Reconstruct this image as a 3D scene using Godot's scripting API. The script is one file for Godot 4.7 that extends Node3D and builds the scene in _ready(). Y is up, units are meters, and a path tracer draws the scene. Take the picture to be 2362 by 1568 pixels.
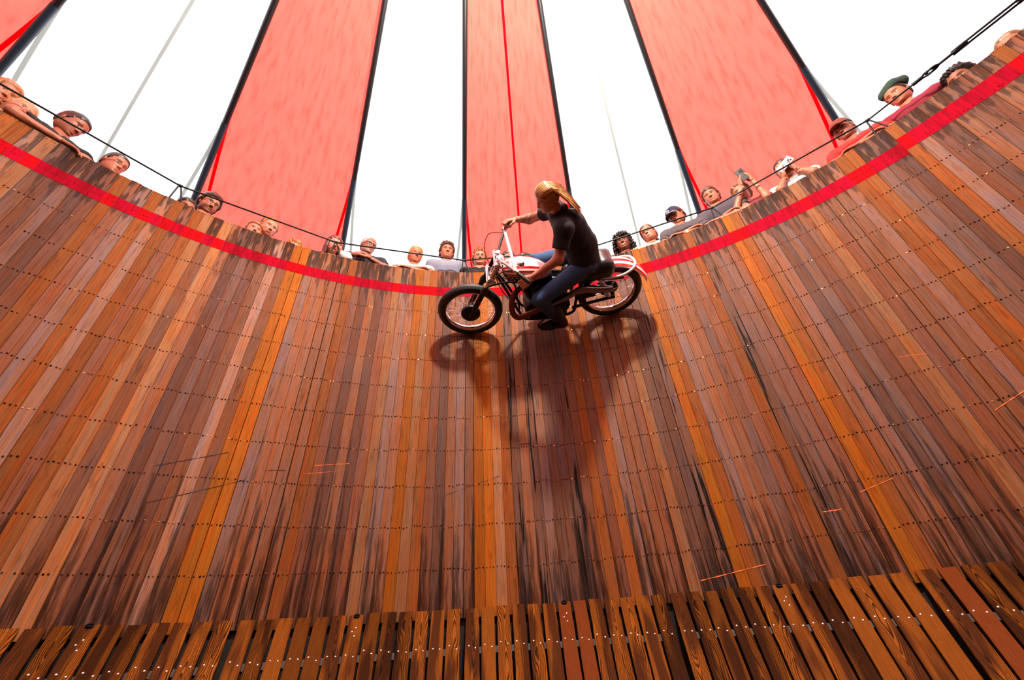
extends Node3D
# A motordrome (wall of death): round plank wall, slatted starting ramp, striped tent, riders and crowd.
# World axes: y up, the drum's axis is x = z = 0. theta runs clockwise seen from above, 0 looks along -z.

const R := 4.572            # radius of the riding wall
const CAM_Y := 0.85
const RIM := 3.498 + 0.85   # top of the wall
const RAMP_TOP := 0.198 + 0.85
const SEAM := -7.1          # degrees: one of the twenty panel seams
const PLANKS := 18          # planks in a panel
const SLATS := 13           # slats in a ramp panel
const APEX := 7.5 + 0.85    # tent roof: y = APEX - PITCH * r
const PITCH := 0.48
const EAVE := 6.4
const DECK := 4.348 - 1.16  # the gallery floor

var names := {}
var mats := {}
var rng := RandomNumberGenerator.new()

func _ready() -> void:
	rng.seed = 7
	camera_and_light()
	make_textures()
	build_wall()
	build_ramp()
	build_floor_and_gallery()
	build_tent()
	build_cable()
	build_motorcycle()
	build_rider()
	build_crowd()

# ---------------------------------------------------------------- camera, sky, sun, lamp
func camera_and_light() -> void:
	var cam := Camera3D.new()
	cam.name = "camera"
	cam.fov = rad_to_deg(2.0 * atan(784.0 / 968.6))
	cam.near = 0.05
	cam.far = 200.0
	cam.transform = Transform3D(Basis(Vector3.RIGHT, 0.61724) * Basis(Vector3.BACK, -0.0697), Vector3(-0.0883, CAM_Y, -1.0302))
	add_child(cam)
	cam.current = true
	var env := Environment.new()
	env.background_mode = Environment.BG_SKY
	var sky := Sky.new()
	var sm := ProceduralSkyMaterial.new()
	sm.sky_top_color = Color(0.42, 0.6, 0.86)
	sm.sky_horizon_color = Color(0.78, 0.85, 0.92)
	sm.ground_bottom_color = Color(0.3, 0.28, 0.25)
	sm.ground_horizon_color = Color(0.6, 0.6, 0.58)
	sm.energy_multiplier = 1.0
	sky.sky_material = sm
	env.sky = sky
	env.tonemap_mode = Environment.TONE_MAPPER_LINEAR
	env.tonemap_exposure = 2.0
	env.sdfgi_enabled = true
	env.ssao_enabled = true
	env.ssil_enabled = true
	var we := WorldEnvironment.new()
	we.name = "world"
	we.environment = env
	add_child(we)
	var sun := DirectionalLight3D.new()
	sun.name = "sun"
	sun.light_energy = 3.3
	sun.light_color = Color(1.0, 0.97, 0.93)
	sun.light_angular_distance = 0.53
	sun.shadow_enabled = true
	sun.basis = Basis.looking_at(-Vector3(0.12, 0.9, 0.4).normalized(), Vector3.FORWARD)
	add_child(sun)

# ---------------------------------------------------------------- small helpers
func polar(deg: float, r: float, y: float) -> Vector3:
	var t := deg_to_rad(deg)
	return Vector3(sin(t) * r, y, -cos(t) * r)

func numbered(called: String) -> String:
	if not names.has(called):
		names[called] = 0
		return called
	names[called] += 1
	return "%s_%03d" % [called, names[called]]

func thing(called: String, label: String, category: String, group := "", at := Transform3D()) -> Node3D:
	var o := Node3D.new()
	o.name = numbered(called)
	add_child(o)
	o.transform = at
	o.set_meta("label", label)
	o.set_meta("category", category)
	if group != "":
		o.set_meta("group", group)
	return o

func structure(called: String, label := "") -> Node3D:
	var o := Node3D.new()
	o.name = numbered(called)
	add_child(o)
	o.set_meta("kind", "structure")
	if label != "":
		o.set_meta("label", label)
	return o

func part(parent: Node, called: String, m: Mesh, mat: Material, label := "") -> MeshInstance3D:
	var o := MeshInstance3D.new()
	o.name = called
	o.mesh = m
	o.material_override = null
	if m.get_surface_count() > 0 and mat != null:
		o.set_surface_override_material(0, mat)
	if label != "":
		o.set_meta("label", label)
	parent.add_child(o, true)
	return o

func srgb(r: float, g: float, b: float) -> Color:   # 0..255 sRGB to the linear colour that vertices hold
	return Color(r / 255.0, g / 255.0, b / 255.0).srgb_to_linear()

func material(called: String, color: Color, rough := 0.6, metal := 0.0) -> StandardMaterial3D:
	if mats.has(called):
		return mats[called]
	var m := StandardMaterial3D.new()
	m.resource_name = called
	m.albedo_color = color
	m.roughness = rough
	m.metallic = metal
	m.cull_mode = BaseMaterial3D.CULL_DISABLED
	mats[called] = m
	return m

func vmaterial(called: String, rough := 0.6, metal := 0.0) -> StandardMaterial3D:
	var m := material(called, Color.WHITE, rough, metal)
	m.vertex_color_use_as_albedo = true
	return m

# A mesh under construction. Faces run anticlockwise seen from outside and are turned for Godot when written.
class MB:
	var v := PackedVector3Array()
	var uv := PackedVector2Array()
	var uv2 := PackedVector2Array()
	var c := PackedColorArray()
	var idx := PackedInt32Array()
	var col := Color.WHITE

	func vert(p: Vector3, u := Vector2.ZERO) -> int:
		v.append(p)
		uv.append(u)
		c.append(col)
		return v.size() - 1

	func tri(a: int, b: int, d: int) -> void:
		idx.append(a)
		idx.append(d)
		idx.append(b)

	func quad(a: int, b: int, d: int, e: int) -> void:
		tri(a, b, d)
		tri(a, d, e)

	func face(a: Vector3, b: Vector3, d: Vector3, e: Vector3, u0 := Vector2.ZERO, u1 := Vector2.ONE) -> void:
		quad(vert(a, u0), vert(b, Vector2(u1.x, u0.y)), vert(d, u1), vert(e, Vector2(u0.x, u1.y)))

	func box(xf: Transform3D, size: Vector3, bevel := 0.0) -> void:
		var h := size * 0.5
		if bevel <= 0.0:
			for s in [-1.0, 1.0]:
				for ax in 3:
					var n := Vector3.ZERO
					n[ax] = s
					var a := Vector3.ZERO
					a[(ax + 1) % 3] = 1.0
					var b := n.cross(a)
					face(xf * ((n - a - b) * h), xf * ((n + a - b) * h), xf * ((n + a + b) * h), xf * ((n - a + b) * h))
			return
		var ids := {}
		for sx in [-1, 1]:
			for sy in [-1, 1]:
				for sz in [-1, 1]:
					var sg := Vector3(sx, sy, sz)
					for ax in 3:
						var p := (h - Vector3.ONE * bevel) * sg
						p[ax] = h[ax] * sg[ax]
						ids[[sx, sy, sz, ax]] = vert(xf * p)
		for ax in 3:
			var a1 := (ax + 1) % 3
			var a2 := (ax + 2) % 3
			for s in [-1, 1]:
				var k := []
				for w in [[-1, -1], [1, -1], [1, 1], [-1, 1]]:
					var sg := [0, 0, 0]
					sg[ax] = s
					sg[a1] = w[0]
					sg[a2] = w[1]
					k.append(ids[[sg[0], sg[1], sg[2], ax]])
				if s > 0:
					quad(k[0], k[1], k[2], k[3])
				else:
					quad(k[3], k[2], k[1], k[0])
			for s1 in [-1, 1]:
				for s2 in [-1, 1]:
					var lo := [0, 0, 0]
					var hi := [0, 0, 0]
					lo[a1] = s1
					lo[a2] = s2
					lo[ax] = -1
					hi[a1] = s1
					hi[a2] = s2
					hi[ax] = 1
					var q := [ids[[lo[0], lo[1], lo[2], a1]], ids[[lo[0], lo[1], lo[2], a2]], ids[[hi[0], hi[1], hi[2], a2]], ids[[hi[0], hi[1], hi[2], a1]]]
					if s1 * s2 > 0:
						quad(q[0], q[1], q[2], q[3])
					else:
						quad(q[3], q[2], q[1], q[0])
		for sx in [-1, 1]:
			for sy in [-1, 1]:
				for sz in [-1, 1]:
					if sx * sy * sz > 0:
						tri(ids[[sx, sy, sz, 0]], ids[[sx, sy, sz, 1]], ids[[sx, sy, sz, 2]])
					else:
						tri(ids[[sx, sy, sz, 0]], ids[[sx, sy, sz, 2]], ids[[sx, sy, sz, 1]])

	func tube(path: PackedVector3Array, radii, seg := 8, closed := false, flat := 1.0) -> void:
		# radii: a number or an array; flat squashes the section along its second axis
		var n := path.size()
		var base := v.size()
		var up := Vector3.UP
		var d0 := (path[1] - path[0]).normalized()
		if absf(d0.dot(up)) > 0.9:
			up = Vector3.RIGHT
		var side := d0.cross(up).normalized()
		for i in n:
			var d: Vector3
			if closed:
				d = (path[(i + 1) % n] - path[(i + n - 1) % n]).normalized()
			else:
				d = (path[mini(i + 1, n - 1)] - path[maxi(i - 1, 0)]).normalized()
			side = (side - d * side.dot(d)).normalized()
			var other := side.cross(d)
			var r: float = radii if radii is float else radii[i]
			for k in seg:
				var a := TAU * k / seg
				vert(path[i] + side * (cos(a) * r) + other * (sin(a) * r * flat), Vector2(float(k) / seg, float(i) / n))
		var last := n if closed else n - 1
		for i in last:
			for k in seg:
				var i2 := (i + 1) % n
				quad(base + i * seg + k, base + i * seg + (k + 1) % seg, base + i2 * seg + (k + 1) % seg, base + i2 * seg + k)
		if not closed:
			for e in [0, n - 1]:
				var mid := vert(path[e])
				var first := v.size()
				for k in seg:
					vert(v[base + e * seg + k])
				for k in seg:
					if e == 0:
						tri(mid, first + (k + 1) % seg, first + k)
					else:
						tri(mid, first + k, first + (k + 1) % seg)

	func rod(a: Vector3, b: Vector3, r: float, seg := 8, r2 := -1.0) -> void:
		tube(PackedVector3Array([a, b]), [r, r if r2 < 0.0 else r2], seg)

	func lathe(xf: Transform3D, profile: Array, seg := 24) -> void:
		# profile: Vector2(radius, height along local y), from bottom to top; a repeated point makes a hard edge
		var base := v.size()
		var n := profile.size()
		for i in n:
			for k in seg:
				var a := TAU * k / seg
				vert(xf * Vector3(cos(a) * profile[i].x, profile[i].y, sin(a) * profile[i].x), Vector2(float(k) / seg, float(i) / n))
		for i in n - 1:
			if profile[i].is_equal_approx(profile[i + 1]):
				continue
			for k in seg:
				quad(base + i * seg + k, base + (i + 1) * seg + k, base + (i + 1) * seg + (k + 1) % seg, base + i * seg + (k + 1) % seg)

	func ball(xf: Transform3D, r: Vector3, nu := 12, nv := 8) -> void:
		var pr := []
		for i in nv + 1:
			var a := -PI / 2 + PI * i / nv
			pr.append(Vector2(maxf(cos(a), 0.001), sin(a)))
		lathe(xf * Transform3D(Basis.from_scale(r), Vector3.ZERO), pr, nu)

	func append(m: MB, xf := Transform3D()) -> void:
		var base := v.size()
		for i in m.v.size():
			v.append(xf * m.v[i])
		uv.append_array(m.uv)
		uv2.append_array(m.uv2)
		c.append_array(m.c)
		for i in m.idx:
			idx.append(base + i)

	func mesh() -> ArrayMesh:
		var n := PackedVector3Array()
		n.resize(v.size())
		for t in range(0, idx.size(), 3):
			var a := idx[t]
			var b := idx[t + 1]
			var d := idx[t + 2]
			var f := (v[d] - v[a]).cross(v[b] - v[a])
			n[a] += f
			n[b] += f
			n[d] += f
		for i in n.size():
			n[i] = n[i].normalized() if n[i].length_squared() > 1e-20 else Vector3.UP
		var arr := []
		arr.resize(Mesh.ARRAY_MAX)
		arr[Mesh.ARRAY_VERTEX] = v
		arr[Mesh.ARRAY_NORMAL] = n
		arr[Mesh.ARRAY_TEX_UV] = uv
		arr[Mesh.ARRAY_COLOR] = c
		if uv2.size() == v.size():
			arr[Mesh.ARRAY_TEX_UV2] = uv2
		arr[Mesh.ARRAY_INDEX] = idx
		var m := ArrayMesh.new()
		m.add_surface_from_arrays(Mesh.PRIMITIVE_TRIANGLES, arr)
		return m

# ---------------------------------------------------------------- textures
var tex := {}

func noise(sd: int, freq: float, octaves := 4, type := FastNoiseLite.TYPE_SIMPLEX_SMOOTH) -> FastNoiseLite:
	var n := FastNoiseLite.new()
	n.seed = sd
	n.frequency = freq
	n.noise_type = type
	n.fractal_octaves = octaves
	return n

func ramp(stops: Array) -> Gradient:
	var g := Gradient.new()
	var o := PackedFloat32Array()
	var cl := PackedColorArray()
	for s in stops:
		o.append(s[0])
		var q: float = s[1]
		cl.append(Color(q, q, q) if s.size() == 2 else Color(s[1], s[2], s[3]))
	g.offsets = o
	g.colors = cl
	return g

func noise_tex(n: FastNoiseLite, w: int, h: int, g: Gradient) -> NoiseTexture2D:
	var t := NoiseTexture2D.new()
	t.width = w
	t.height = h
	t.seamless = true
	t.noise = n
	t.color_ramp = g
	return t

func picture(im: Image) -> ImageTexture:
	return ImageTexture.create_from_image(im)

func make_textures() -> void:
	# fine grain: looked up with a stretched v, so the specks become fibres
	tex.grain = noise_tex(noise(3, 0.05, 5), 512, 512, ramp([[0.0, 0.7], [0.35, 0.88], [0.6, 0.97], [1.0, 1.0]]))
	tex.grain_relief = noise_tex(noise(3, 0.05, 5), 512, 512, ramp([[0.0, 0.0], [1.0, 1.0]]))
	# hard growth rings standing proud of the soft wood
	var rib := Image.create(128, 256, false, Image.FORMAT_RGB8)
	var wob := noise(12, 0.012, 3)
	for y in 256:
		for x in 128:
			var u := x / 128.0 * 11.0 + 1.6 * wob.get_noise_2d(x * 0.5, y)
			var q := 0.5 + 0.5 * sin(u * TAU)
			var w := lerpf(0.66, 1.0, smoothstep(0.05, 0.5, q))
			rib.set_pixel(x, y, Color(w, w * 0.985, w * 0.97))
	tex.rib = picture(rib)
	# weathering of the boards: v = 0 at the rim, 1 at the foot; u picks a board
	tex.weather = picture(weather(31, 1))
	tex.streak = picture(weather(77, 2))
	tex.clean = picture(weather(53, 0))
	for k in 6:
		tex["slat%d" % k] = picture(flat_sawn(100 + k, k))
	tex.canvas = noise_tex(noise(8, 0.03, 7), 512, 512, ramp([[0.0, 1.0, 0.82, 0.77], [0.35, 1.0, 0.94, 0.925], [0.6, 1.0, 0.98, 0.97], [1.0, 1.0, 1.0, 1.0]]))
	tex.canvas_white = noise_tex(noise(9, 0.012, 5), 512, 512, ramp([[0.0, 0.9], [0.5, 0.99], [1.0, 1.0]]))
	tex.scuff = noise_tex(noise(21, 0.02, 5), 256, 256, ramp([[0.0, 0.6], [0.45, 0.9], [1.0, 1.0]]))

func weather(sd: int, wear: int) -> Image:
	# wear 1: blotches of mould near the rim and rubber grime in runs above the ramp; wear 2: long black runs too; wear 0: newer boards
	var w := 512
	var h := 1024
	var im := Image.create(w, h, false, Image.FORMAT_RGB8)
	var big := noise(sd, 0.016, 4)
	var small := noise(sd + 1, 0.05, 4)
	var long := noise(sd + 2, 0.02, 3)
	for y in h:
		var v := float(y) / h
		var rim := smoothstep(0.26, 0.0, v)
		var foot := smoothstep(0.5, 1.0, v)
		for x in w:
			var a := big.get_noise_2d(x * 1.7, y * 0.55)
			var b := small.get_noise_2d(x * 1.5, y * 0.28)
			var q := 1.0 + 0.16 * b
			if wear > 0:
				var dark := smoothstep(0.36 - 0.7 * rim, 0.6 - 0.6 * rim, a + 0.35 * b)
				q = lerpf(q, 0.5 + 0.12 * b, dark * (0.16 + 0.74 * rim))
				var run := long.get_noise_2d(x * 1.4 + 250.0, y * 0.12) + 0.8 * b
				q *= lerpf(1.0, 0.48 + 0.3 * b, smoothstep(0.5 - 1.3 * foot, 1.3 - 1.3 * foot, run))
				if wear == 2:
					var l := long.get_noise_2d(x * 2.6, y * 0.16)
					q = lerpf(q, 0.24, smoothstep(0.2, 0.42, l + 0.18 * b))
			else:
				q = lerpf(q, 0.72, smoothstep(0.35, 0.6, a + 0.3 * b) * 0.6)
			var grey := clampf(0.25 + 0.8 * a + 0.5 * b, 0.0, 1.0) * 0.5
			q = clampf(q, 0.05, 1.0)
			var hue := long.get_noise_2d(x * 1.9 + 700.0, y * 0.22) * 1.6
			im.set_pixel(x, y, Color(clampf(q * (0.93 + 0.05 * hue), 0.0, 1.0), clampf(q * (0.885 - 0.05 * hue) * (1.0 - 0.02 * grey), 0.0, 1.0), clampf(q * (0.86 - 0.2 * hue), 0.0, 1.0)))
	return im

func flat_sawn(sd: int, k: int) -> Image:
	# dark latewood lines round long flames, on bright softwood, for the ramp slats
	var w := 96
	var h := 640
	var im := Image.create(w, h, false, Image.FORMAT_RGB8)
	var n1 := noise(sd, 0.008, 3)
	var n2 := noise(sd + 50, 0.03, 3)
	var n3 := noise(sd + 90, 0.15, 2)
	var straight := k % 3 == 2
	for y in h:
		for x in w:
			var u := (x / float(w) - 0.5) * 2.0
			var v := y / float(h)
			var d: float
			if straight:
				d = u * (3.6 + k) + 1.2 * n1.get_noise_2d(x, y * 0.25)
			else:
				var bend := n1.get_noise_2d(x * 0.6, y * 0.55)
				d = sqrt(u * u * 4.0 + 0.08) * 2.3 + v * (2.2 + 0.7 * k) + 4.0 * bend
			d += 0.25 * n2.get_noise_2d(x, y * 0.3)
			var f := d * 1.45 - floorf(d * 1.45)
			var late := smoothstep(0.35, 0.85, f) * (1.0 - smoothstep(0.93, 1.0, f))
			var patch := smoothstep(-0.15, 0.3, n1.get_noise_2d(x + 300.0, y * 0.5))
			var wood := Color(0.86, 0.5, 0.2).lerp(Color(0.5, 0.27, 0.14), patch)
			var line := Color(0.27, 0.14, 0.08).lerp(Color(0.25, 0.15, 0.1), patch)
			var cc := wood.lerp(line, late * (0.6 if straight else 0.88))
			var fib := 1.0 + 0.16 * n3.get_noise_2d(x * 2.0, y * 0.12)
			im.set_pixel(x, y, Color(clampf(cc.r * fib, 0, 1), clampf(cc.g * fib, 0, 1), clampf(cc.b * fib, 0, 1)))
	return im

# ---------------------------------------------------------------- the riding wall
# one letter for each plank of a panel, as the photograph shows them; panels from -3 to 3
const BOARDS := {
	-3: "tmbtoolLmdmdbobMol", -2: "oboLtLtdmdtltOOMtt", -1: "ttobdtdbLMtOLobmtM", 0: "tOOLostsMmmsboboMt",
	1: "tbLmmsOoMttmbosmgb", 2: "OotgmMbtLbttgooMmd", 3: "oMbmtmbtmobtmdtbmt"}
const TONE := {"O": [216, 128, 34], "o": [190, 114, 52], "L": [208, 148, 98], "l": [202, 156, 130], "t": [182, 125, 90], "M": [170, 133, 116], "m": [148, 110, 92],
	"b": [164, 109, 81], "d": [138, 96, 78], "s": [158, 118, 99], "g": [190, 142, 120]}
const ROWS := [3.484, 3.183, 2.878, 2.575, 2.27, 1.967, 1.661, 1.354, 1.052, 0.745, 0.444]   # nail rows above the lens

func board_material(letter: String, shade: int) -> StandardMaterial3D:
	var key := "board_%s%d" % [letter, shade]
	if mats.has(key):
		return mats[key]
	var t: Array = TONE[letter]
	var f: float = [0.70, 0.76, 0.82][shade]
	var m := material(key, Color(t[0] * f / 255.0, t[1] * f / 255.0, t[2] * f / 255.0), 0.55)
	m.albedo_texture = tex.rib if letter == "g" else tex.grain
	m.metallic_specular = 0.18
	m.detail_enabled = true
	m.detail_uv_layer = BaseMaterial3D.DETAIL_UV_2
	m.detail_blend_mode = BaseMaterial3D.BLEND_MODE_MUL
	m.detail_albedo = tex.streak if letter == "s" else (tex.clean if letter in ["O", "o", "L"] else tex.weather)
	m.heightmap_enabled = true
	m.heightmap_texture = tex.rib if letter == "g" else tex.grain_relief
	m.heightmap_scale = 0.05 if letter == "g" else 0.025
	return m

func plank_shape(width: float, pick: int, rib: bool) -> MB:
	# stands at theta 0 with its riding face at z = -R; y from just under the ramp's edge to the rim
	var m := MB.new()
	var top := RIM
	var low := RAMP_TOP - 0.06
	var w := width * 0.5
	var ch := 0.0022
	var z := -R
	var th := 0.03
	var sec := [Vector2(-w, z - th), Vector2(-w, z - ch), Vector2(-w + ch, z), Vector2(w - ch, z), Vector2(w, z - ch), Vector2(w, z - th)]
	var u0 := pick * 0.137
	var gu := 1.0 if rib else 0.42
	var gv := 0.7 if rib else 0.06
	for i in 6:
		var a: Vector2 = sec[i]
		var b: Vector2 = sec[(i + 1) % 6]
		var ua := (a.x / width + 0.5)
		var ub := (b.x / width + 0.5)
		var k := m.v.size()
		for q in [[a, low, ua], [b, low, ub], [b, top, ub], [a, top, ua]]:
			m.vert(Vector3(q[0].x, q[1], q[0].y), Vector2(u0 + q[2] * gu, (q[1] + pick * 0.31) * gv))
			m.uv2.append(Vector2(pick * 0.1173 + q[2] * 0.085, (RIM - q[1]) / (RIM - 0.6)))
		m.quad(k, k + 1, k + 2, k + 3)
	for y in [low, top]:
		var k := m.v.size()
		for s in sec:
			m.vert(Vector3(s.x, y, s.y), Vector2(u0 + s.x * 3.0, s.y * 3.0))
			m.uv2.append(Vector2(0.3, 0.02))
		for i in range(1, 5):
			if y > low:
				m.tri(k, k + i, k + i + 1)
			else:
				m.tri(k, k + i + 1, k + i)
	return m

func build_wall() -> void:
	var wall := structure("wall_drum", "round riding wall of upright weathered planks")
	var shapes := []
	var ribbed := []
	var narrow := []
	for k in 9:
		shapes.append(plank_shape(0.0786, k, false).mesh())
		ribbed.append(plank_shape(0.0786, k, true).mesh())
		narrow.append(plank_shape(0.0735, k, false).mesh())
	var gaps := [-18, -17, -22, 17, 19, 22, 35, 38, 46, 0]
	var nails := MB.new()
	var brass := MB.new()
	var line_mat := vmaterial("red_paint", 0.75)
	line_mat.albedo_texture = tex.scuff
	line_mat.metallic_specular = 0.15
	for panel in range(-4, 5):
		var letters: String = BOARDS.get(panel, "tbmtobMtdtbLmtbotm")
		var line := MB.new()
		var lo: float = CAM_Y + (3.123 if panel < 1 else 3.108)
		var hi: float = CAM_Y + (3.250 if panel < 1 else 3.262)
		if panel == 3:
			lo += 0.05
			hi += 0.055
		for j in PLANKS:
			var k := panel * PLANKS + j
			var mid := SEAM + k + 0.5
			var letter := letters[j]
			var pick := rng.randi_range(0, 8)
			var lift := rng.randf_range(-0.006, 0.006)
			var depth := rng.randf_range(0.0, 0.0015)
			var meshes := ribbed if letter == "g" else (narrow if k in gaps else shapes)
			var o := part(wall, "plank", meshes[pick], board_material(letter, rng.randi_range(0, 2)))
			o.transform = Transform3D(Basis(Vector3.UP, -deg_to_rad(mid)), polar(mid, depth, lift) )
			# the painted line crosses every board
			var t: Array = TONE[letter]
			var bright := clampf((t[0] + t[1] + t[2]) / 420.0, 0.6, 1.15) * rng.randf_range(0.92, 1.06)
			line.col = srgb(158, 4, 34) * bright
			if letter in ["O", "o", "L"]:
				line.col = srgb(182, 10, 20) * bright
			var rr := R - 0.0016 + depth
			var a := mid - 0.5 + 0.008
			var b := mid + 0.5 - 0.008
			var u := rng.randf()
			line.face(polar(a, rr, lo), polar(b, rr, lo), polar(b, rr, hi), polar(a, rr, hi), Vector2(u, 0.0), Vector2(u + 0.3, 0.06))
			line.face(polar(a, rr + 0.002, lo), polar(a, rr, lo), polar(a, rr, hi), polar(a, rr + 0.002, hi))
			# nails
			for row in ROWS.size():
				var jig := rng.randf_range(-0.008, 0.008)
				for q in 3:
					if rng.randf() < 0.06:
						continue
					var th := mid + (q - 1) * 0.31 + rng.randf_range(-0.05, 0.05)
					var y: float = CAM_Y + ROWS[row] + jig + rng.randf_range(-0.004, 0.004)
					var kind := rng.randf()
					var target := brass if kind < 0.04 + (0.08 if row > 6 else 0.0) else nails
					target.col = srgb(160, 122, 70) if target == brass else srgb(24, 14, 12).lerp(srgb(92, 50, 38), pow(rng.randf(), 3.0))
					if row == 1:
						target = nails
						target.col = srgb(70, 4, 18).lerp(srgb(150, 6, 30), rng.randf())
					nail(target, th, y, rng.randf_range(0.0046, 0.0064) if row > 0 else 0.0035)
		part(wall, "red_line", line.mesh(), line_mat, "red line painted round the top of the wall")
	vmaterial("old_nail", 0.7).metallic_specular = 0.1
	var dark := part(wall, "nail_heads", nails.mesh(), vmaterial("old_nail", 0.7), "rows of dark nail heads")
	dark.set_meta("kind", "stuff")
	var gold := part(wall, "bright_nail_heads", brass.mesh(), vmaterial("bright_nail", 0.25, 1.0), "nail heads rubbed bright")
	gold.set_meta("kind", "stuff")
	# the rest of the ring, behind the lens
	var rest := MB.new()
	for k in range(5 * PLANKS, 16 * PLANKS):
		var mid := SEAM + k + 0.5
		rest.append(plank_shape(0.0786, k % 9, false), Transform3D(Basis(Vector3.UP, -deg_to_rad(mid)), Vector3.ZERO))
	var ro := part(wall, "planks_behind_the_lens", rest.mesh(), board_material("t", 1))
	ro.set_meta("kind", "stuff")
	# bearers behind the boards close the joints
	var back := MB.new()
	back.lathe(Transform3D(), [Vector2(R + 0.034, 0.0), Vector2(R + 0.034, RIM - 0.03), Vector2(R + 0.034, RIM - 0.03), Vector2(R + 0.08, RIM - 0.03), Vector2(R + 0.08, RIM - 0.03), Vector2(R + 0.08, 0.0)], 120)
	part(wall, "backing_ring", back.mesh(), material("backing", Color(0.12, 0.08, 0.06), 0.8))
	# fresh scratches and tyre scuffs (angle, height above the lens, then the other end)
	var scratch := MB.new()
	for s in [[14.0, 0.255, 19.6, 0.315, 0.010], [16.9, 0.27, 16.2, 0.5, 0.006], [28.4, 0.67, 31.0, 0.72, 0.008], [25.2, 0.585, 26.6, 0.585, 0.012], [39.2, 0.99, 41.4, 1.06, 0.010], [36.2, 1.5, 38.0, 1.46, 0.005], [-22.0, 1.2, -18.8, 1.23, 0.006], [-22.8, 1.13, -20.0, 1.16, 0.005]]:
		scratch.col = srgb(232, 110, 40)
		scratch_mark(scratch, s)
	part(wall, "scratch", scratch.mesh(), vmaterial("bare_wood", 0.6), "fresh orange scratches in the wood")
	var scuff := MB.new()
	for s in [[-34.5, 1.1, -29.5, 1.25, 0.012], [-34.0, 0.86, -27.5, 1.06, 0.009], [-26.0, 1.14, -24.4, 1.15, 0.010], [-9.0, 0.98, -3.4, 1.12, 0.005], [45.5, 1.44, 46.9, 1.5, 0.012], [-1.0, 1.385, 0.0, 1.39, 0.014]]:
		scuff.col = srgb(44, 24, 18)
		scratch_mark(scuff, s)
	part(wall, "tyre_scuff", scuff.mesh(), vmaterial("rubber_mark", 0.8), "dark tyre scuffs on the boards")

func scratch_mark(m: MB, s: Array) -> void:
	var n := 16
	for i in n:
		var a := float(i) / n
		var b := float(i + 1) / n
		var wa: float = s[4] * 0.6 * (0.15 + absf(sin(a * 11.0 + s[0])))
		var wb: float = s[4] * 0.6 * (0.15 + absf(sin(b * 11.0 + s[0])))
		var t0: float = lerpf(s[0], s[2], a)
		var t1: float = lerpf(s[0], s[2], b)
		var y0: float = CAM_Y + lerpf(s[1], s[3], a)
		var y1: float = CAM_Y + lerpf(s[1], s[3], b)
		var rr := R - 0.0012
		m.face(polar(t0, rr, y0 - wa * 0.5), polar(t1, rr, y1 - wb * 0.5), polar(t1, rr, y1 + wb * 0.5), polar(t0, rr, y0 + wa * 0.5))

func nail(m: MB, th: float, y: float, r: float) -> void:
	var o := polar(th, R - 0.0016, y)
	var side := polar(th + 90.0, 1.0, 0.0)
	var inward := -polar(th, 1.0, 0.0)
	var mid := m.vert(o + inward * 0.0008)
	var first := m.v.size()
	for k in 7:
		var a := TAU * k / 7.0
		m.vert(o + side * (cos(a) * r) + Vector3.UP * (sin(a) * r))
	for k in 7:
		m.tri(mid, first + k, first + (k + 1) % 7)

# ---------------------------------------------------------------- the slatted starting ramp
func slat_shape(width: float, length: float, shift: float, flip: bool) -> ArrayMesh:
	# lies at theta 0: top end at the wall, running down and inwards at 45 degrees; local x across, local y up the slope
	var m := MB.new()
	m.box(Transform3D(Basis(), Vector3(0, -length * 0.5, -0.014)), Vector3(width, length, 0.028), 0.002)
	for i in m.v.size():
		var u := m.v[i].x / width + 0.5
		m.uv[i] = Vector2(1.0 - u if flip else u, shift - m.v[i].y / length * 0.5)
	return m.mesh()

func ramp_frame(th: float) -> Transform3D:
	# y points up the slope, z out of the slats towards the rider
	var inward := -polar(th, 1.0, 0.0)
	var up := (Vector3.UP - inward).normalized()
	var out := (Vector3.UP + inward).normalized()
	return Transform3D(Basis(up.cross(out), up, out), polar(th, R - 0.004, RAMP_TOP))

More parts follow.
